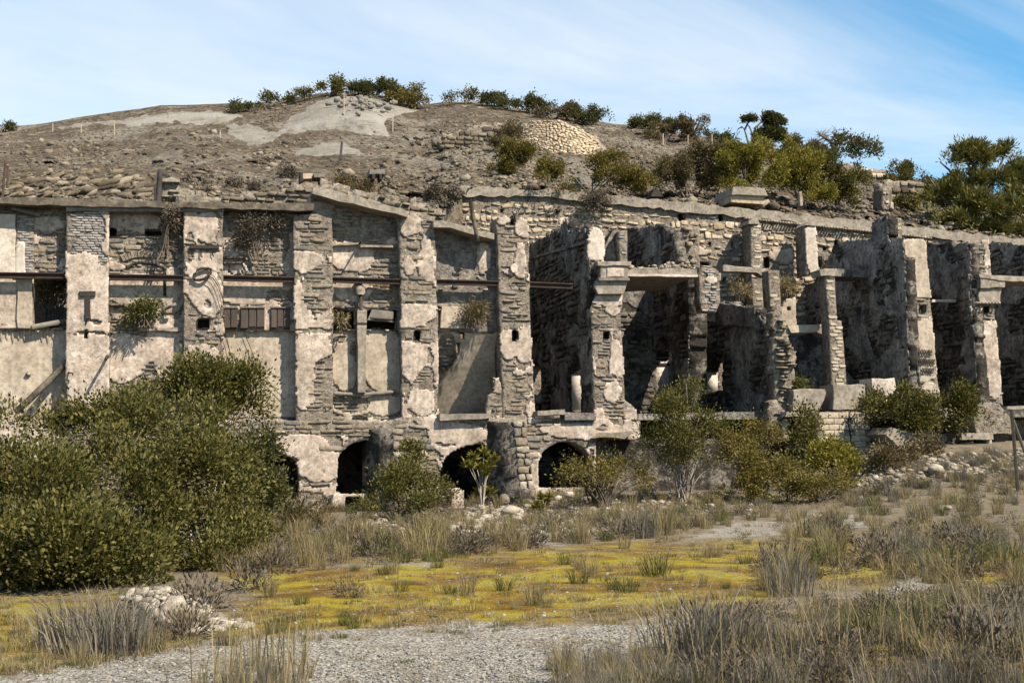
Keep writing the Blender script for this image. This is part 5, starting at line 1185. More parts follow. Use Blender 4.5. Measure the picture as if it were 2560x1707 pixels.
hwall('ruined_wall', 'low ruined terrace wall near the pine tree', [(2190, 520), (2200, 462), (2260, 452), (2310, 458), (2310, 528), (2240, 524)], 60, seed=406, m='scree', rag=.12)
wall('stone_gatepost', 'square stone gatepost near the pine tree above retaining wall', 'gatepost', FY(56), [(2206, 525), (2204, 470), (2228, 468), (2232, 527)], .9, (), [], -.2, .8, seed=408, m='palestone', hr=(.15, .3), res=.12)
hwall('ruined_wall', 'low stone remnant wall with pale lintel beside the dark post', [(404, 498), (404, 444), (448, 446), (452, 470), (490, 480), (500, 498)], 47.6, seed=410, rag=.1, hr=(.15, .3), m='stone')
hwall('terrace_wall', 'crumbled rubble terrace wall on the slope right behind timber coping', [(440, 570), (446, 500), (520, 496), (600, 484), (700, 476), (760, 462), (820, 458), (900, 480), (1000, 500), (1090, 520), (1120, 540), (1120, 620)], 45.4, seed=414, rag=.16, hr=(.12, .3), wr=(.16, .5), m='scree', limit=260)
tag(prism_obj('pale_lintel', FY(47.4), rect(404, 446, 449, 455), .5, M_['concrete'], None), 'pale stone lintel on the low remnant wall', 'lintel')
bracket('dark rotten post beside low remnant wall on the hillside', [pt(396, 505, 47), pt(399, 450, 47), pt(401, 426, 47)], .11, 'iron', 'post', 'rotten_post')
bracket('short dark stake next to the rotten post', [pt(388, 505, 47), pt(387, 465, 47)], .05, 'iron', 'post', 'wooden_stake')
bx = thing('stone_hatch', 'small stone hatch with dark jambs on the hillside', 'hatch', pt(780, 470, 49))
prism_obj('lintel', FY(49), rect(757, 434, 783, 447), .8, M_['palestone'], bx); prism_obj('jamb', FY(49), rect(750, 430, 757, 455), .8, M_['hole'], bx); prism_obj('beam', FY(48.9), rect(784, 434, 812, 444), .8, M_['greywood'], bx); prism_obj('jamb', FY(48.9), rect(800, 442, 810, 470), .8, M_['hole'], bx)
bx = thing('stone_dolmen', 'small dark table-like structure of slabs on the hillside', 'slab', pt(943, 448, 50))
prism_obj('top', FY(50), rect(924, 424, 962, 436), .8, M_['greywood'], bx); prism_obj('leg', FY(50), rect(930, 435, 938, 449), .6, M_['hole'], bx); prism_obj('leg', FY(50), rect(948, 435, 955, 449), .6, M_['hole'], bx)
bx = thing('wayside_post', 'small stacked-stone post above the retaining wall coping', 'post', pt(1446, 480, 52))
prism_obj('shaft', FY(52), rect(1438, 450, 1452, 480), .3, M_['concrete'], bx); prism_obj('cap', FY(51.9), rect(1433, 455, 1454, 461), .5, M_['rubble'], bx); prism_obj('cap', FY(51.9), rect(1436, 443, 1449, 450), .4, M_['rubble'], bx)
bx = thing('concrete_tank', 'flat-topped concrete tank sitting on the retaining wall', 'tank', pt(1870, 520, 52))
prism_obj('body', FY(52), [(1827, 505), (1827, 486), (1911, 490), (1911, 512)], 1.6, M_['palestone'], bx); prism_obj('lid', FY(52), [(1825, 488), (1830, 468), (1908, 472), (1916, 492)], 2.0, M_['concrete'], bx, c0=.15)
tag(prism_obj('stone_stake', FY(52), [(2001, 515), (1998, 480), (2005, 478), (2008, 515)], .2, M_['concrete'], None), 'lone grey stake standing on the retaining wall', 'stake')
tag(prism_obj('cave_mouth', FY(54), [(1628, 492), (1634, 472), (1648, 474), (1658, 492)], .6, M_['hole'], None), 'small dark cave mouth above the retaining wall', 'cave mouth')
bracket('thin leaning iron post on spoil mound', [pt(851, 398, hy(851, 398)), pt(855, 355, hy(851, 398))], .07, 'iron', 'post', 'iron_post')
for i, (x, y, h) in enumerate([(551, 345, 18), (860, 290, 50), (982, 330, 46), (132, 330, 22), (203, 333, 22), (286, 338, 36), (1658, 362, 28), (1780, 366, 30), (1720, 362, 24)]):
    bracket('thin weathered fence post on the bare hillside', [pt(x, y, hy(x, y)), pt(x, y-h, hy(x, y))], .035, 'palebark', 'fence post', 'fence_post', 'thin fence posts on the hillside', 4)
bracket('rusty frame post at far edge of the hillside, taller', [pt(6, 495, 50), pt(14, 405, 50)], .05, 'rust', 'post', 'rusty_post'); bracket('rusty frame post at far edge of the hillside, shorter', [pt(18, 470, 50), pt(20, 415, 50)], .045, 'rust', 'post', 'rusty_post')

# ------------------------------------------------------------------ plants
def leaf_geo(C, D, L_, Wd, r, droop=.0):
    """diamond leaves at C pointing along D"""
    n = len(C)
    D = D/(np.linalg.norm(D, axis=1, keepdims=True)+1e-9)
    rv = r.normal(0, 1, (n, 3)); side = np.cross(D, rv); side /= (np.linalg.norm(side, axis=1, keepdims=True)+1e-9)
    L_ = L_[:, None]; Wd = Wd[:, None]
    m = C+D*L_*.45; tip = C+D*L_+np.array([0, 0, -1])*L_*droop
    V = np.stack([C, m+side*Wd, tip, m-side*Wd], 1).reshape(-1, 3)
    Q = np.arange(n*4).reshape(n, 4)
    return V, Q
def bush(name, label, cat, lobes, n_cl, per, leaf, m, base=None, group=None, seed=0, aspect=.28, up=.35, stems=10, stem_m='bark', cl_r=.22, part='foliage', stem_r=.03, inner=.35, droop=0.0, flat=1.0, lump_t=.45, sub=3):
    """lobes: (px, py, rx, ry, Y) ellipsoids; leaves sit in twig-end clumps spread through them"""
    r = np.random.default_rng(seed+1000)
    C, R = [], []
    if sub:
        rq = np.random.default_rng(seed+5000); ex = []
        for (px, py, rx, ry, Y) in lobes:
            for _ in range(sub):
                an = rq.uniform(-.3, math.pi+.3); f = rq.uniform(.28, .55); dd = rq.uniform(.75, 1.08)
                ex.append((px+math.cos(an)*rx*dd, py-math.sin(an)*ry*dd, max(rx, ry)*f*rq.uniform(.6, 1), max(rx, ry)*f*rq.uniform(.6, 1.1), Y+rq.uniform(-.6, .3)))
        lobes = [(a, b, c*.9, d*.88, e) for a, b, c, d, e in lobes]+ex
    for (px, py, rx, ry, Y) in lobes:
        c = pt(px, py, Y); k = FPX/((c-CAMP)@_F); C.append(c); R.append((rx/k, .8*min(rx, ry*1.3)/k*flat, ry/k))
    C = np.array(C); R = np.array(R)
    if base is None:
        i = np.argmin(C[:, 2]-R[:, 2]); base = np.array([C[:, 0].mean(), C[:, 1].mean(), (C[:, 2]-R[:, 2]).min()])
    base = np.asarray(base, float)
    if stems and abs(base[2]-float(gz(base[0], base[1]))) < .6 and base[1] < 43:
        wv = R.prod(1); base[:2] = (C[:, :2]*wv[:, None]).sum(0)/wv.sum(); base[1] = min(base[1]+.2, 42.2); base[2] = float(gz(base[0], base[1]))
    t = thing(name, label, cat, base, group)
    vol = np.cbrt(R.prod(1))**2; w = vol/vol.sum()
    which = r.choice(len(C), n_cl, p=w)
    d = r.normal(0, 1, (n_cl, 3)); d /= np.linalg.norm(d, axis=1, keepdims=True); d[:, 2] = np.where(d[:, 2] < -.4, -d[:, 2]*.5, d[:, 2])
    rad = np.where(r.uniform(0, 1, n_cl) < inner, r.uniform(.3, .85, n_cl), r.uniform(.80, 1.06, n_cl)); rad = np.where(r.uniform(0, 1, n_cl) < .05, rad*1.22, rad)
    cc = C[which]+R[which]*d*rad[:, None]
    lump = fbm(cc[:, 0]*1.5+seed, cc[:, 2]*1.5+cc[:, 1], seed, 3)
    kp = lump > lump_t; cc, d = cc[kp], d[kp]
    n = len(cc)
    rs = cl_r*r.uniform(.6, 1.4, (n, 1))
    off = r.normal(0, 1, (n*per, 3))*np.repeat(rs, per, 0)*.55
    P = np.repeat(cc, per, 0)+off+np.repeat(d, per, 0)*np.repeat(rs, per, 0)*.3
    D = np.repeat(d, per, 0)*.5+off/np.repeat(rs, per, 0)*.7+np.array([0, 0, up])+r.normal(0, .35, (n*per, 3))
    L_ = leaf*r.uniform(.6, 1.35, n*per); V, Q = leaf_geo(P, D, L_, L_*aspect, r, droop)
    link(part, mesh_np(part, V, Q), M_[m], t)
    if stems:
        mb = MB()
        for k in range(stems):
            e = cc[r.integers(0, n)]; b = base+np.array([r.normal(0, .12), r.normal(0, .12), -.1]); md = b*.5+e*.5+np.array([0, 0, .12*np.linalg.norm(e-b)])
            mid2 = md*.5+e*.5+r.normal(0, .08, 3)
            mb.tube([b, b*.6+md*.4+r.normal(0, .05, 3), md, mid2, e], [stem_r, stem_r*.8, stem_r*.6, stem_r*.4, stem_r*.2], 5)
        mb.build('branch', M_[stem_m], t)
    return t
# the big mastic thicket in front
bush('mastic_bush', 'huge dark olive mastic thicket filling the near corner before the piers', 'bush',
     [(160, 1440, 230, 70, 18.5), (470, 1400, 150, 60, 21), (110, 1150, 180, 80, 23), (310, 1075, 170, 90, 24), (60, 1260, 200, 170, 20), (300, 1240, 240, 170, 21.5), (480, 1190, 160, 130, 24), (510, 1330, 150, 110, 23), (330, 1400, 210, 90, 20.5), (90, 1420, 160, 110, 19)],
     6000, 30, .07, 'olive', base=pt(280, 1330, 22.5)*np.array([1, 1, 0]), seed=1, stems=60, cl_r=.2, stem_m='bark', inner=.25, up=.5)
bush('mastic_bush', 'tall airy bush with sunlit top in front of the tan panel', 'bush',
     [(470, 990, 105, 60, 27), (560, 980, 100, 52, 27.5), (600, 1020, 70, 50, 28), (430, 1060, 120, 60, 26.5), (640, 950, 40, 26, 28)],
     1500, 24, .075, 'olive', base=pt(520, 1300, 27)*np.array([1, 1, 0]), seed=2, stems=26, cl_r=.22, stem_m='palebark', up=.6)
bush('mastic_bush', 'dark bush spilling over the first low arch', 'bush',
     [(640, 1150, 70, 60, 33), (620, 1250, 90, 80, 32), (560, 1290, 80, 70, 30), (690, 1260, 60, 60, 33)], 900, 24, .10, 'darkgreen', base=onG(640, 1350), seed=3, stems=24, stem_m='palebark', cl_r=.25)
bush('grey_shrub', 'grey-brown twiggy shrub right of the dark bush at the arch', 'shrub', [(760, 1275, 60, 50, 34), (720, 1310, 60, 40, 33)], 260, 26, .09, 'brownleaf', base=onG(750, 1335), seed=4, stems=16, aspect=.14, up=.9)
bush('round_bush', 'round green-brown bush standing before the square dark arch', 'bush',
     [(965, 1225, 48, 46, 35), (1045, 1220, 62, 46, 35.5), (1000, 1262, 78, 36, 34.5), (925, 1262, 32, 32, 35), (1000, 1172, 24, 24, 36), (1085, 1250, 36, 34, 35.2)], 760, 20, .075, 'olive', base=onG(990, 1315), seed=5, stems=46, stem_m='bark', cl_r=.2, inner=.45, up=.5)
bush('small_shrub', 'small shrub clinging to the leaning buttress', 'shrub', [(1035, 1130, 18, 26, 41), (1045, 1160, 24, 20, 41)], 60, 20, .11, 'olive', base=pt(1040, 1180, 41.3), seed=6, stems=5, cl_r=.18)
# spiky spurge: bare stems and leaf rosettes
def spiky(label, base_px, tops, seed, low=True):
    r = np.random.default_rng(seed); g = onG(*base_px, ymax=40); Y = g[1]
    t = thing('spurge', label, 'plant', g)
    mb = MB(); LV = MB()
    for (x, y, s) in tops:
        e = pt(x, y, Y+r.uniform(-.3, .3)); md = g*.45+e*.55; md[0] = g[0]*.7+e[0]*.3
        mb.tube([g-np.array([0, 0, .1]), md, e], [.022, .017, .011], 6)
        n = 70; d = r.normal(0, 1, (n, 3)); d[:, 2] = np.abs(d[:, 2])*.9+.1; k = FPX/((e-CAMP)@_F)
        L_ = s/k*r.uniform(.6, 1.1, n); V, Q = leaf_geo(e+np.zeros((n, 3))-np.array([0, 0, .04])*r.uniform(0, 3, (n, 1)), d, L_, L_*.12, r); link('leaf_rosette', mesh_np('leaf_rosette', V, Q), M_['spiky'], t)
    mb.build('stem', M_['palebark'], t); return t
spiky('spiky yellow-green spurge with bare forked stems before the third arch', (1206, 1250), [(1168, 1160, 26), (1185, 1140, 22), (1200, 1165, 26), (1210, 1128, 22), (1215, 1180, 22), (1235, 1145, 22), (1225, 1160, 22), (1178, 1165, 20), (1202, 1232, 30), (1225, 1228, 26)], 1)
spiky('low bright green tuft of spurge in front of the pale buttress', (1360, 1282), [(1340, 1260, 20), (1355, 1240, 22), (1365, 1255, 22), (1372, 1238, 20), (1350, 1268, 22), (1330, 1272, 16)], 2)
bush('sparse_shrub', 'sparse yellowish shrub hanging over the last dark arch', 'shrub', [(1425, 1185, 34, 40, 38), (1500, 1195, 50, 40, 38), (1565, 1185, 44, 40, 38.5), (1400, 1215, 30, 24, 38), (1530, 1155, 30, 26, 39), (1605, 1205, 26, 26, 38)], 360, 16, .075, 'ochre', base=onG(1500, 1265), seed=8, stems=60, stem_m='bark', cl_r=.22, up=.3, inner=.6)
bush('tall_bush', 'tall green bush with bare splayed stems before the big sooty wall', 'bush', [(1705, 1030, 55, 50, 39), (1680, 1090, 85, 65, 38.5), (1770, 1090, 65, 55, 39), (1640, 1145, 55, 55, 38.5), (1740, 1145, 75, 55, 38.5), (1722, 985, 34, 24, 39.3)], 1000, 22, .08, 'olive', base=onG(1720, 1255), seed=9, stems=80, stem_m='palebark', cl_r=.22, up=.7, inner=.5, stem_r=.022)
bush('ochre_bush', 'wide yellow-brown bush between tall green bush and block wall', 'bush', [(1850, 1135, 50, 50, 39), (1900, 1095, 50, 34, 39.6), (1900, 1195, 80, 50, 38), (1985, 1195, 50, 34, 39), (1840, 1220, 50, 36, 38)], 820, 20, .08, 'ochre', base=onG(1880, 1262), seed=10, stems=50, cl_r=.22, stem_r=.018)
bush('leafy_bush', 'upright green bush growing in the doorway beside block wall', 'bush', [(2005, 1110, 30, 60, 41), (2010, 1060, 24, 26, 41.5)], 220, 22, .10, 'olive', base=onG(2005, 1160, 41), seed=11, stems=8, cl_r=.22)
bush('yellow_bush', 'bright yellow-green bush covering foot of the block wall', 'bush', [(2090, 1140, 40, 30, 40), (2060, 1160, 40, 30, 39.6), (2120, 1170, 30, 26, 39.6)], 320, 22, .10, 'yellowgreen', base=onG(2090, 1190), seed=12, stems=8, cl_r=.22)
bush('brown_bush', 'dark brownish bush sprawling in front of fallen block', 'bush', [(2050, 1222, 80, 36, 37.5), (2120, 1215, 60, 30, 38), (1980, 1232, 50, 30, 37.5)], 560, 20, .08, 'ochre', base=onG(2060, 1268), seed=13, stems=40, cl_r=.22, stem_r=.018)
bush('olive_bush', 'olive bush under the tilted white slab', 'bush', [(2220, 1030, 50, 40, 41), (2280, 1020, 50, 46, 41), (2300, 1060, 50, 36, 40.8)], 520, 22, .11, 'olive', base=onG(2260, 1120), seed=14, stems=14, cl_r=.25)
bush('olive_bush', 'olive bush at foot of the graffiti pier and dentilled pier', 'bush', [(2380, 1020, 55, 50, 41.4), (2420, 1050, 50, 44, 41), (2350, 1060, 40, 40, 41.4)], 600, 22, .11, 'olive', base=onG(2390, 1120), seed=15, stems=14, cl_r=.25)
bush('brown_bush', 'rusty brown bush below the large fallen slab', 'bush', [(2240, 1165, 50, 30, 39.4), (2300, 1150, 40, 30, 39.8), (2330, 1130, 36, 36, 40)], 420, 22, .10, 'brownleaf', base=onG(2260, 1200), seed=16, stems=12, cl_r=.24)
# wall plants
def wallplant(label, lobes, m, n, seed, leaf=.1, name='wall_shrub', aspect=.2, st=8, dr=.25): return bush(name, label, 'shrub', lobes, n, 18, leaf, m, sub=1, seed=seed, stems=st, cl_r=.2, aspect=aspect, up=.2, droop=dr, group='plants rooted in the ruin walls')
wallplant('dark dry shrub hanging high on the wall above brown shutters', [(622, 560, 26, 30, 43.0), (612, 610, 24, 24, 43.0), (690, 560, 20, 26, 43.05), (640, 630, 26, 14, 43.0)], 'heather', 260, 20)
wallplant('dry shrub hanging on stone wall beside the ringed pier', [(425, 560, 20, 36, 43.05), (405, 620, 24, 24, 43.05)], 'heather', 130, 21)
wallplant('small leafy plant growing on the sill below filled arch', [(355, 790, 34, 24, 42.9), (372, 772, 16, 16, 42.9)], 'rush', 120, 22, .12)
wallplant('dry tuft in the window gap beside the concrete post', [(860, 800, 18, 20, 43.2)], 'straw', 60, 23, .2, aspect=.06)
wallplant('dry tuft on the ledge beside slanting shadow', [(1185, 790, 24, 28, 43.0), (1205, 775, 14, 18, 43.0)], 'brownleaf', 90, 24, .14, aspect=.1)
wallplant('dry bush hanging over the retaining wall coping', [(1500, 505, 32, 18, 50.6), (1490, 495, 20, 10, 50.7)], 'heather', 110, 25)
wallplant('tuft of dry grass on ledge near the bracket pillar', [(1850, 735, 22, 26, 48)], 'straw', 90, 26, .2, aspect=.06)
wallplant('dry tuft between the slim pillars', [(1965, 725, 22, 18, 48)], 'straw', 70, 27, .2, aspect=.06)
wallplant('green tuft under the splayed lintel', [(1998, 965, 22, 14, 43.2)], 'rush', 60, 28)
wallplant('grey dead weed by the white slab', [(2190, 1010, 22, 20, 42)], 'heather', 80, 29)
bush('hidden_bush', 'ochre foliage visible through the square hole behind the beam', 'bush', [(120, 760, 60, 70, 45.2), (140, 690, 40, 40, 45.4)], 420, 20, .11, 'ochre', seed=30, stems=6, cl_r=.22)
tag(bpy.data.objects['hidden_bush'], None)
# hill shrubs
HS = [
 ('small dark shrub at far end of the bare ridge', [(12, 318, 16, 6)], 'darkgreen', 40),
 ('low ridge shrub nearest the bare slope', [(612, 268, 20, 6), (640, 264, 14, 5)], 'darkgreen', 60),
 ('low ridge shrub left of the tallest mound', [(690, 250, 26, 8), (720, 247, 18, 6)], 'olive', 90),
 ('small round ridge shrub beside the tallest mound', [(780, 232, 18, 11)], 'olive', 90),
 ('domed ridge shrub crowning the tallest mound', [(840, 218, 30, 12), (812, 226, 20, 8)], 'olive', 150),
 ('spiky dark shrub rising behind peak of tallest mound', [(955, 216, 18, 15), (935, 222, 22, 10), (900, 222, 20, 6)], 'darkgreen', 180),
 ('tall dark shrub right of the mound peak', [(995, 226, 20, 14), (1010, 240, 24, 12)], 'darkgreen', 140),
 ('broad ochre shrub row on the saddle between mounds', [(1050, 245, 50, 18), (1110, 235, 30, 20), (1085, 252, 50, 14)], 'ochre', 300),
 ('thin shrub on ridge behind the second mound', [(1150, 240, 26, 10), (1185, 246, 22, 8)], 'olive', 100),
 ('dark shrub on ridge above the second mound', [(1220, 250, 28, 8), (1245, 246, 14, 8)], 'darkgreen', 90),
 ('bushy dark shrub on ridge left of the bowed wall', [(1300, 258, 36, 14), (1340, 264, 34, 12)], 'darkgreen', 200),
 ('low dark shrub draped above the bowed wall', [(1382, 282, 40, 12)], 'brownleaf', 130),
 ('rounded grey-green shrub on ridge right of bowed wall', [(1470, 290, 32, 12), (1485, 300, 26, 8)], 'darkgreen', 130),
 ('small round shrub alone on the ridge', [(1594, 310, 16, 10)], 'darkgreen', 60),
 ('green spiky shrub on the ridge', [(1645, 312, 30, 12)], 'rush', 110),
 ('reddish-brown shrub on the slope below ridge', [(1665, 330, 34, 18)], 'brownleaf', 140),
 ('pale rounded shrub by the fence posts', [(1730, 318, 30, 20), (1738, 340, 26, 16)], 'brownleaf', 190),
 ('small scrub left of the umbrella pine', [(1800, 352, 26, 10), (1820, 345, 14, 8)], 'darkgreen', 90),
 ('upright brown-green bush on slope below bowed wall, upper part', [(1270, 340, 34, 26), (1255, 360, 22, 14)], 'brownleaf', 240),
 ('upright brown-green bush on slope below bowed wall, lower part', [(1280, 390, 44, 36), (1250, 420, 30, 18)], 'ochre', 420),
 ('wide low ochre thicket behind the retaining wall', [(1430, 440, 70, 40), (1520, 440, 70, 40), (1580, 460, 40, 26), (1385, 430, 36, 20)], 'ochre', 950),
 ('brown thicket left of the big yellow-green bush', [(1720, 420, 60, 50), (1680, 440, 40, 40), (1760, 390, 40, 30), (1740, 460, 60, 26)], 'brownleaf', 800),
 ('big yellow-green spurge mass on the slope', [(1850, 420, 50, 50), (1905, 400, 55, 44), (1880, 455, 70, 46), (1928, 372, 30, 18), (1840, 395, 36, 30)], 'yellowgreen', 1100),
 ('dense yellow-green domed bush nearest the coping', [(2000, 450, 60, 60), (1990, 400, 60, 40), (2040, 480, 40, 30)], 'yellowgreen', 900),
 ('dark green bush right of domed yellow-green bush', [(2090, 450, 60, 56), (2140, 450, 40, 40), (2080, 490, 50, 26), (2060, 400, 40, 26)], 'olive', 800),
 ('brownish scrub under the bare tree', [(2030, 385, 40, 20), (1990, 370, 26, 20)], 'brownleaf', 220),
 ('bright green bush beside the skyline wall', [(2250, 432, 28, 24), (2245, 455, 26, 12)], 'olive', 230),
 ('green shrub behind the pine tree', [(2330, 480, 40, 30)], 'olive', 180),
 ('small green shrub under the gatepost', [(2270, 510, 24, 14)], 'olive', 90),
 ('dark brush patch left on the slope over coping', [(870, 455, 26, 18), (930, 478, 30, 16), (905, 470, 40, 14)], 'brownleaf', 190),
 ('dry brush on slope above the tall pier', [(1090, 490, 26, 24), (1140, 486, 12, 12)], 'heather', 110),
 ('small dark shrub below the low remnant wall', [(530, 470, 14, 14), (505, 490, 16, 10)], 'heather', 70),
 ('small bushy shrub on slope above timber coping, first', [(485, 450, 14, 10)], 'heather', 40),
 ('small bushy shrub on slope above timber coping, middle', [(588, 458, 14, 10)], 'heather', 40),
 ('small bushy shrub on slope above timber coping, last', [(628, 470, 16, 12)], 'heather', 50),
 ('low scrub by the small stone hatch', [(718, 436, 22, 10)], 'heather', 50),
]
for i, (lab, lobes, m, n) in enumerate(HS):
    L5 = []
    yb = max(l[1]+l[3] for l in lobes); xb = lobes[0][0]
    yy = hy(xb, yb)
    rl = random.Random(i)
    for (x, y, rx, ry) in lobes:
        if 0 < i < 13: rx = rx*1.4; ry = ry*.62; y = y+3
        L5.append((x, y, rx, ry*.92, yy-.3))
        for _ in range(3): L5.append((x+rl.uniform(-1.05, 1.05)*rx, y+rl.uniform(-.5, .8)*ry, rx*rl.uniform(.25, .5), ry*rl.uniform(.3, .7), yy-rl.uniform(0, .8)))
    k = ppm(yy, xb)
    bush('hill_shrub', lab, 'shrub', L5, int(n*2.0), 20, min(.24, 5.0/k), m, seed=100+i, stems=6 if n > 100 else 3, cl_r=min(.5, 8/k), stem_r=.06, group='shrubs on the hillside', inner=.3, aspect=.3, up=.4)
# umbrella pine on the skyline
def tree(name, label, lobes, base, limbs, m, n, per, leaf, seed, aspect=.3, trunk_r=.2, up=.3, cl=.5, cat='tree', crown='crown', bark='bark', lump=.34):
    r = np.random.default_rng(seed)
    t = bush(name, label, cat, lobes, n, per, leaf, m, base=base, seed=seed, stems=0, lump_t=lump, sub=0, cl_r=cl, aspect=aspect, up=up, part=crown, inner=.3)
    mb = MB()
    for w in limbs:
        pts = [pt(x, y, Y) for x, y, Y in w[0]]; q = len(pts); mb.tube(pts, [w[1]*(1-.75*i/(q-1)) for i in range(q)], 7)
    mb.build('trunk', M_[bark], t); return t
Yu = hy(1885, 355)
tree('umbrella_pine', 'wind-swept umbrella-crowned tree alone on the skyline', [(1915, 296, 44, 10, Yu), (1935, 305, 28, 9, Yu), (1880, 300, 26, 7, Yu), (1930, 330, 34, 10, Yu), (1945, 345, 22, 8, Yu), (1905, 342, 24, 7, Yu)], pt(1885, 362, Yu),
     [([(1884, 368, Yu), (1882, 340, Yu), (1888, 320, Yu), (1905, 304, Yu), (1925, 297, Yu)], .15), ([(1872, 366, Yu), (1866, 340, Yu), (1860, 322, Yu), (1852, 316, Yu)], .09), ([(1884, 342, Yu), (1874, 318, Yu), (1862, 304, Yu)], .08), ([(1886, 336, Yu), (1905, 330, Yu), (1930, 326, Yu)], .08), ([(1862, 324, Yu), (1870, 308, Yu), (1882, 300, Yu)], .09), ([(1856, 318, Yu), (1846, 322, Yu), (1842, 330, Yu)], .06)], 'darkgreen', 900, 20, .17, 500, cl=.16, up=.1)
Yt = hy(2085, 400)
lims = [([(2086, 402, Yt), (2084, 370, Yt), (2076, 352, Yt), (2062, 345, Yt), (2050, 338, Yt)], .2), ([(2076, 352, Yt), (2092, 340, Yt), (2080, 328, Yt)], .1), ([(2084, 368, Yt), (2100, 352, Yt), (2120, 345, Yt), (2140, 350, Yt)], .13), ([(2100, 352, Yt), (2110, 335, Yt)], .08), ([(2084, 376, Yt), (2060, 370, Yt), (2040, 362, Yt), (2030, 350, Yt)], .1), ([(2130, 395, Yt), (2150, 370, Yt), (2175, 358, Yt), (2200, 372, Yt)], .12), ([(2062, 345, Yt), (2048, 350, Yt), (2042, 362, Yt)], .06), ([(2175, 358, Yt), (2180, 345, Yt)], .05)]
rt = random.Random(3)
for k in range(60):
    bx0, by0 = rt.choice([(2060, 348), (2092, 342), (2110, 350), (2140, 352), (2170, 362), (2040, 362), (2080, 332), (2190, 370), (2120, 360), (2052, 340)])
    lims.append(([(bx0, by0, Yt), (bx0+rt.uniform(-12, 14), by0-rt.uniform(2, 12), Yt), (bx0+rt.uniform(-24, 30), by0-rt.uniform(4, 22), Yt)], .035))
tree('bare_tree', 'nearly leafless gnarled tree on the skyline with sparse leaves', [(2120, 365, 40, 22, Yt), (2160, 372, 36, 20, Yt), (2100, 350, 24, 16, Yt), (2190, 384, 20, 10, Yt), (2120, 388, 50, 12, Yt)], pt(2086, 405, Yt), lims, 'darkgreen', 150, 14, .2, 501, cl=.3)
# aleppo pine at the edge, needles in tufts
Yp = 54.5
PLB = [(2440, 372, 22, 24), (2400, 378, 18, 22), (2520, 372, 16, 22), (2505, 395, 26, 24), (2450, 400, 40, 30), (2420, 395, 24, 20), (2528, 392, 12, 14), (2360, 398, 22, 12), (2385, 405, 24, 16), (2320, 428, 26, 16), (2345, 440, 30, 20), (2420, 460, 60, 36), (2500, 450, 60, 40), (2560, 440, 50, 40), (2380, 500, 60, 40), (2460, 520, 70, 50), (2540, 520, 60, 56), (2400, 560, 60, 36), (2480, 580, 60, 30), (2340, 490, 40, 40), (2335, 590, 40, 16), (2300, 600, 30, 16), (2560, 580, 40, 30), (2620, 480, 50, 80), (2320, 540, 24, 30)]
def pine():
    lob = [(x, y, rx*.92, ry*.78, Yp-(.8 if y > 500 else 0)) for x, y, rx, ry in PLB]
    t = tree('aleppo_pine', 'tall dark aleppo pine with tufted crown beside the ruin end', lob, pt(2440, 640, Yp),
     [([(2440, 660, Yp), (2436, 560, Yp), (2432, 480, Yp), (2434, 420, Yp), (2440, 375, Yp)], .26), ([(2436, 520, Yp), (2480, 460, Yp), (2515, 380, Yp)], .14), ([(2436, 500, Yp), (2390, 440, Yp), (2350, 405, Yp)], .12), ([(2436, 560, Yp), (2360, 500, Yp), (2320, 440, Yp)], .12), ([(2436, 580, Yp), (2520, 520, Yp), (2570, 450, Yp)], .14), ([(2434, 440, Yp), (2415, 400, Yp), (2400, 378, Yp)], .08), ([(2438, 600, Yp), (2380, 590, Yp), (2310, 600, Yp)], .1)], 'pine', 2500, 30, .26, 502, aspect=.11, cl=.18, up=.5, lump=.45)
    return t
pine()

# ------------------------------------------------------------------ grass and dwarf shrubs
def tuft_geo(n, h, rad, lean, w, r, curl=.5):
    a = r.uniform(0, 6.28, n); q = rad*np.sqrt(r.uniform(0, 1, n)); bx_, by_ = q*np.cos(a), q*np.sin(a)
    H = h*r.uniform(.45, 1.15, n); la = a+r.normal(0, .7, n); ln_ = lean*r.uniform(.1, 1.2, n)*H
    dx_, dy_ = np.cos(la)*ln_, np.sin(la)*ln_; sa = r.uniform(0, 6.28, n); sx, sy = np.cos(sa)*w, np.sin(sa)*w
    z0 = np.zeros(n)-.03
    b = np.stack([bx_, by_, z0], 1); m = np.stack([bx_+dx_*.35, by_+dy_*.35, H*.6], 1); t = np.stack([bx_+dx_, by_+dy_, H*(1-curl*.15)], 1); s = np.stack([sx, sy, z0*0], 1)
    V = np.stack([b-s, b+s, m-s*.8, m+s*.8, t], 1).reshape(-1, 3); o = np.arange(n)*5
    return V, np.stack([o, o+1, o+3, o+2], 1), np.stack([o+2, o+3, o+4], 1)
def heather_geo(n, h, rad, r, leaf=.03):
    d = r.normal(0, 1, (n, 3)); d[:, 2] = np.abs(d[:, 2]); d /= np.linalg.norm(d, axis=1, keepdims=True)
    P = d*np.array([rad, rad, h])*r.uniform(.35, 1.0, (n, 1)); D = d*np.array([.7, .7, 1.2])+r.normal(0, .3, (n, 3))
    L_ = leaf*r.uniform(1.2, 3.2, n); V, Q = leaf_geo(P, D, L_, L_*.09+.003, r)
    return V, Q, None
PROTO = {}
for kind, mm, gen in (('dry', 'straw', lambda r: tuft_geo(120, .58, .16, .5, .0038, r)), ('grey', 'greygrass', lambda r: tuft_geo(150, .56, .24, .45, .004, r)), ('rush', 'rush', lambda r: tuft_geo(110, .40, .17, 1.0, .0042, r)), ('low', 'straw', lambda r: tuft_geo(46, .20, .20, 1.0, .005, r)), ('heather', 'heather', lambda r: heather_geo(520, .38, .34, r)), ('lowgreen', 'rush', lambda r: tuft_geo(46, .14, .16, 1.0, .005, r))):
    for v in range(4):
        g = gen(np.random.default_rng(hash(kind) % 1000 if False else sum(map(ord, kind))*7+v)); PROTO[(kind, v)] = (g, mesh_np('blade', *g)); PROTO[(kind, v)][1].materials.append(M_[mm])
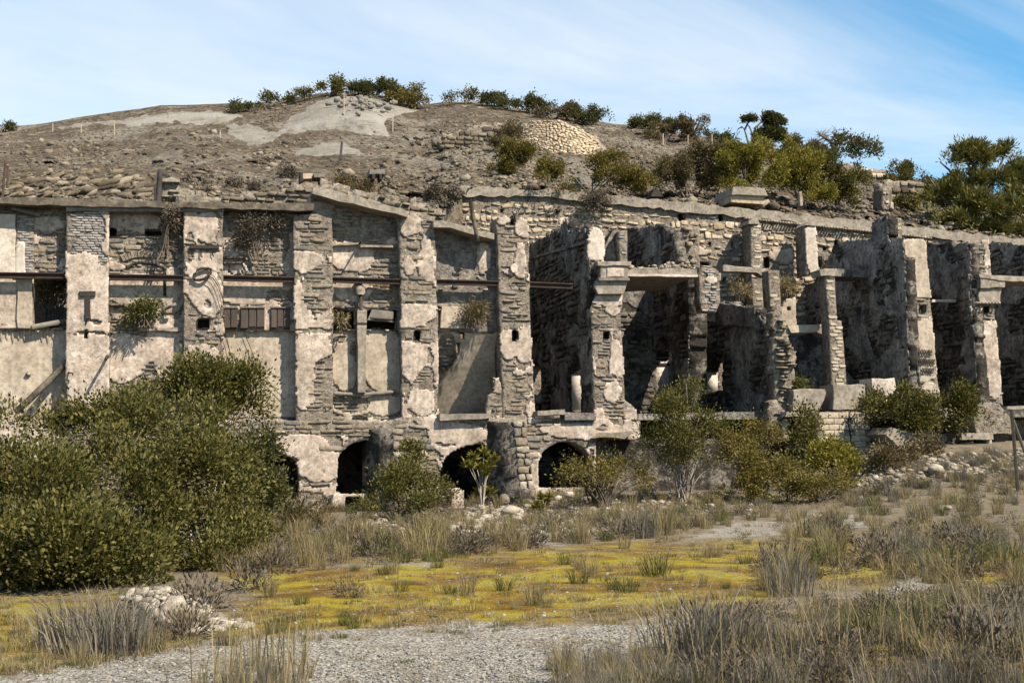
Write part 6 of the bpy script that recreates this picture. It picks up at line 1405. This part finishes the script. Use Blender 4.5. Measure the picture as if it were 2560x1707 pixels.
NM = {'dry': ('grass_tuft', 'grass'), 'grey': ('grass_tuft', 'grass'), 'rush': ('rush_tuft', 'grass'), 'low': ('grass_tuft', 'grass'), 'heather': ('heather_shrub', 'shrub'), 'lowgreen': ('rush_tuft', 'grass')}
def place_tuft(kind, g, s, label, group, sz=1.0):
    nm, cat = NM[kind]
    o = bpy.data.objects.new(nm, PROTO[(kind, random.randrange(4))][1]); COL.objects.link(o)
    o.location = (g[0], g[1], g[2]); o.rotation_euler = (0, 0, random.uniform(0, 6.28)); o.scale = (s*sz, s*sz, s)
    return tag(o, label, cat, group)
# the tufts one can point to: (kind, px, py of the foot, scale, label)
for kind, px, py, s, w, lab in [
 ('grey', 250, 1640, 1.15, 1.5, 'tallest grey grass clump in front of the huge mastic thicket'), ('grey', 190, 1625, .9, 1.5, 'grey grass clump left beside the tallest clump at the thicket'), ('grey', 330, 1630, 1.0, 1.2, 'grey grass clump between the thicket and small gravel heap'),
 ('heather', 500, 1530, 1.25, 1.0, 'rounded grey dwarf shrub beside the small gravel heap'), ('heather', 470, 1600, .9, 1.0, 'low dark dwarf shrub in front of the small gravel heap'), ('heather', 410, 1600, .7, 1.0, 'little dwarf shrub between gravel heap and the tall grey clump'),
 ('heather', 690, 1436, 1.5, .9, 'grey dwarf shrub standing by the mossy edge near the thicket'), ('heather', 620, 1478, 1.2, .9, 'grey dwarf shrub closest to the thicket on mossy ground'),
 ('dry', 1060, 1392, 1.7, 1.2, 'tall straw clump in front of the round green-brown bush'), ('rush', 960, 1390, 1.7, 1.2, 'green rush clump in front of the round green-brown bush'), ('heather', 920, 1388, 1.5, 1.0, 'brown dwarf shrub left of the green rush clump'),
 ('heather', 1170, 1385, 1.5, 1.0, 'dark dwarf shrub at right end of the narrow gravel strip'), ('heather', 1320, 1372, 1.3, 1.0, 'grey dwarf shrub in the middle before the rubble'), ('heather', 1240, 1260, 1.2, 1.2, 'grey dwarf shrub below the spiky yellow-green spurge'),
 ('grey', 1600, 1345, 2.0, 1.0, 'grey-brown clump at near end of the pale gravel path'), ('dry', 1660, 1338, 1.8, 1.0, 'straw clump beside the pale gravel path'), ('heather', 1540, 1350, 1.6, 1.0, 'dark dwarf shrub left of the pale gravel path'),
 ('rush', 1640, 1440, 1.2, .9, 'small dark green rush clump on the bright moss'), ('rush', 1340, 1350, .9, 1.3, 'small green tuft near the rubble patch'),
 ('heather', 870, 1496, .7, .9, 'little lone dwarf shrub on the mossy flat'), ('dry', 1960, 1480, 1.4, 1.0, 'tall straw clump rising over bright moss'), ('grey', 1980, 1490, 1.3, 1.0, 'thick grey clump just behind tall straw clump'), ('rush', 2070, 1410, 1.6, 1.0, 'dark green rush clump below end of the gravel path'),
 ('heather', 2200, 1420, 1.7, 1.1, 'big dark dwarf shrub on the far grass'), ('rush', 2370, 1430, 1.8, 1.5, 'wide dark rush cushion on the green patch'), ('heather', 2440, 1380, 1.6, 1.1, 'dwarf shrub behind the wide rush cushion'), ('rush', 2530, 1420, 1.5, 1.2, 'dark rush clump at far edge of green patch'),
 ('grey', 1730, 1660, 1.1, 1.4, 'dark dense grey clump at the edge of near gravel'), ('grey', 1800, 1650, 1.1, 1.4, 'tall dense grey clump in the near grass'), ('heather', 1760, 1625, 1.1, 1.0, 'dark dwarf shrub at the gravel edge'), ('rush', 2280, 1590, 1.2, 1.4, 'large green rush clump in near grass'), ('rush', 2150, 1600, .9, 1.2, 'green rush clump left of the largest near rush'),
 ('heather', 2420, 1640, 1.2, 1.2, 'dark dwarf shrub under the near grass stalks'), ('grey', 2510, 1640, 1.2, 1.3, 'grey clump nearest the bottom corner')]:
    place_tuft(kind, onG(px, py), s if s < 1.15 else 1.1+(s-1.15)*.35, lab, 'grass tufts and dwarf shrubs on the flat', w)
random.seed(21)
GS = .62
ZONES = [([(1560, 1760), (1640, 1650), (1800, 1580), (2000, 1530), (2560, 1470), (2700, 1760)], 44, ('grey', 'heather', 'dry', 'rush', 'heather'), (.4, 1.0), 'crowding the near right ground'),
         ([(1880, 1440), (2000, 1300), (2200, 1220), (2560, 1200), (2560, 1440), (2200, 1470)], 70, ('dry', 'grey', 'rush', 'heather'), (1.0, 1.9), 'on the far right meadow'),
         ([(560, 1380), (800, 1320), (1130, 1320), (1130, 1380), (700, 1420)], 36, ('dry', 'heather', 'rush'), (1.0, 1.9), 'in the belt before the low arches'),
         ([(1180, 1310), (1640, 1290), (1900, 1270), (1900, 1300), (1700, 1320), (1600, 1345), (1200, 1375)], 40, ('dry', 'heather', 'heather'), (.8, 1.7), 'in the belt before the tall green bush'),
         ([(90, 1620), (140, 1560), (330, 1570), (360, 1640), (120, 1660)], 12, ('grey', 'dry', 'low'), (.7, 1.1), 'along the foot of the huge thicket')]
for poly, n, kinds, sr, lab in ZONES:
    for g_ in onGv(scatter_px(int(n*.8), poly, int(poly[0][0])+n)):
        k = random.choice(kinds)
        word = {'dry': 'straw-coloured grass tuft', 'grey': 'grey grass tuft', 'rush': 'green rush tuft', 'low': 'low grass tuft', 'heather': 'dark dwarf shrub'}[k]
        place_tuft(k, g_, random.uniform(*sr)*(GS if sr[1] > 1.2 else .75), word+' '+lab, word+'s '+lab, random.uniform(.9, 1.3))
# everything too small or too many to count: one mesh per kind
GR = 1
FIELD = [([(1400, 1800), (1600, 1650), (1900, 1540), (2560, 1460), (2760, 1800)], 380, ('grey', 'dry', 'low', 'rush', 'heather', 'low', 'heather'), (.3, .95)),
         ([(1880, 1460), (1960, 1310), (2200, 1210), (2600, 1190), (2700, 1460)], 520, ('dry', 'dry', 'rush', 'low', 'heather', 'low'), (.5, 1.4)),
         ([(540, 1440), (700, 1320), (1150, 1310), (1650, 1280), (1950, 1260), (1980, 1300), (1650, 1340), (1100, 1400)], 640, ('dry', 'low', 'rush', 'heather', 'heather', 'dry'), (.6, 1.5)),
         ([(520, 1570), (640, 1440), (1100, 1390), (1700, 1360), (2000, 1380), (1900, 1530), (1300, 1550), (800, 1590)], 230, ('low', 'low', 'lowgreen', 'rush', 'dry'), (.45, 1.0)),
         ([(-60, 1700), (0, 1540), (340, 1560), (700, 1580), (500, 1640), (100, 1690)], 190, ('low', 'low', 'dry', 'lowgreen'), (.4, .9)),
         ([(440, 1800), (520, 1660), (760, 1640), (800, 1800)], 36, ('grey', 'dry'), (.45, .7)), ([(1380, 1800), (1400, 1660), (1560, 1640), (1700, 1700), (1700, 1800)], 70, ('grey', 'dry'), (.5, .8)),
         ([(800, 1720), (900, 1600), (1600, 1580), (1500, 1720)], 26, ('low', 'lowgreen'), (.3, .6)),
         ([(2100, 1280), (2150, 1160), (2560, 1130), (2600, 1230), (2200, 1260)], 260, ('dry', 'grey', 'heather'), (.7, 1.3))]
acc = {}
FIELD += [([(700, 1300), (840, 1240), (1200, 1230), (1900, 1225), (2000, 1270), (1400, 1300), (900, 1330)], 420, ('heather', 'dry', 'rush', 'heather'), (.7, 1.6)), ([(480, 1600), (560, 1400), (1100, 1340), (2000, 1300), (2100, 1400), (1900, 1540), (1300, 1575), (800, 1610)], 1200, ('low', 'lowgreen', 'low'), (.3, .8)), ([(-60, 1707), (0, 1480), (500, 1470), (640, 1570), (300, 1660)], 400, ('low', 'lowgreen'), (.4, .9)), ([(600, 1380), (800, 1290), (1900, 1260), (2500, 1260), (2560, 1460), (2000, 1480), (1700, 1360)], 650, ('low', 'low', 'heather'), (.4, .9)), ([(1650, 1720), (1750, 1560), (2560, 1440), (2560, 1720)], 600, ('low', 'lowgreen', 'heather'), (.4, .9))]
for poly, n, kinds, sr in FIELD:
    for g in onGv(scatter_px(int(n*.5), poly, int(poly[1][0])+n+3)):
        k = random.choice(kinds); s = random.uniform(*sr)*(GS if sr[1] > 1.05 else .66); a = random.uniform(0, 6.28)
        (V, q, t), _ = PROTO[(k, random.randrange(4))]
        if k == 'heather': V = V[:1000]; q = q[:250]
        c, sn = math.cos(a)*s, math.sin(a)*s
        V2 = np.stack([V[:, 0]*c-V[:, 1]*sn, V[:, 0]*sn+V[:, 1]*c, V[:, 2]*s], 1)+g
        acc.setdefault({'dry': 'straw', 'low': 'straw', 'grey': 'greygrass', 'rush': 'rush', 'lowgreen': 'rush', 'heather': 'heather'}[k], MB()).add(V2, q, t)
for k, mb in acc.items():
    tag(mb.build('grass', M_[k]), kind='stuff')
# long single stalks in the near grass
mb = MB(); r = np.random.default_rng(77)
for x, y in scatter_px(90, [(1500, 1760), (1700, 1600), (2560, 1500), (2640, 1760)], 90):
    g = onG(x, y); V, q, t = tuft_geo(3, .85, .06, .6, .0036, r); mb.add(V+g, q, t)
for x, y in scatter_px(40, [(420, 1760), (520, 1660), (760, 1650), (780, 1760)], 91):
    g = onG(x, y); V, q, t = tuft_geo(4, .55, .05, .3, .0045, r); mb.add(V+g, q, t)
tag(mb.build('grass', M_['straw']), kind='stuff')
# pebbles on the near gravel
q = scatter_px(12000, [(-100, 1760), (-60, 1680), (640, 1580), (1330, 1550), (1720, 1545), (1700, 1640), (1450, 1760)], 92)
d = ray(q[:, 0], q[:, 1]); tt = -CAM_H/d[:, 2]; G = CAMP+d*tt[:, None]; G[:, 2] = gz(G[:, 0], G[:, 1])
g_, m_ = masks(G); keep = g_ > RNG.uniform(.1, .7, len(G)); G = G[keep]
Rr = .005+.016*RNG.uniform(0, 1, len(G))**5; G[:, 2] += Rr*.35
tag(rocks('gravel', G, Rr, M_['pebble'], 93), kind='stuff')
q = scatter_px(500, [(520, 1580), (640, 1440), (1100, 1390), (1700, 1360), (2000, 1400), (1900, 1530), (1300, 1550)], 94)
d = ray(q[:, 0], q[:, 1]); tt = -CAM_H/d[:, 2]; G = CAMP+d*tt[:, None]; G[:, 2] = gz(G[:, 0], G[:, 1])
Rr = .008+.022*RNG.uniform(0, 1, len(G))**3; G[:, 2] += Rr*.3
tag(rocks('gravel', G, Rr, M_['pebble'], 95), kind='stuff')
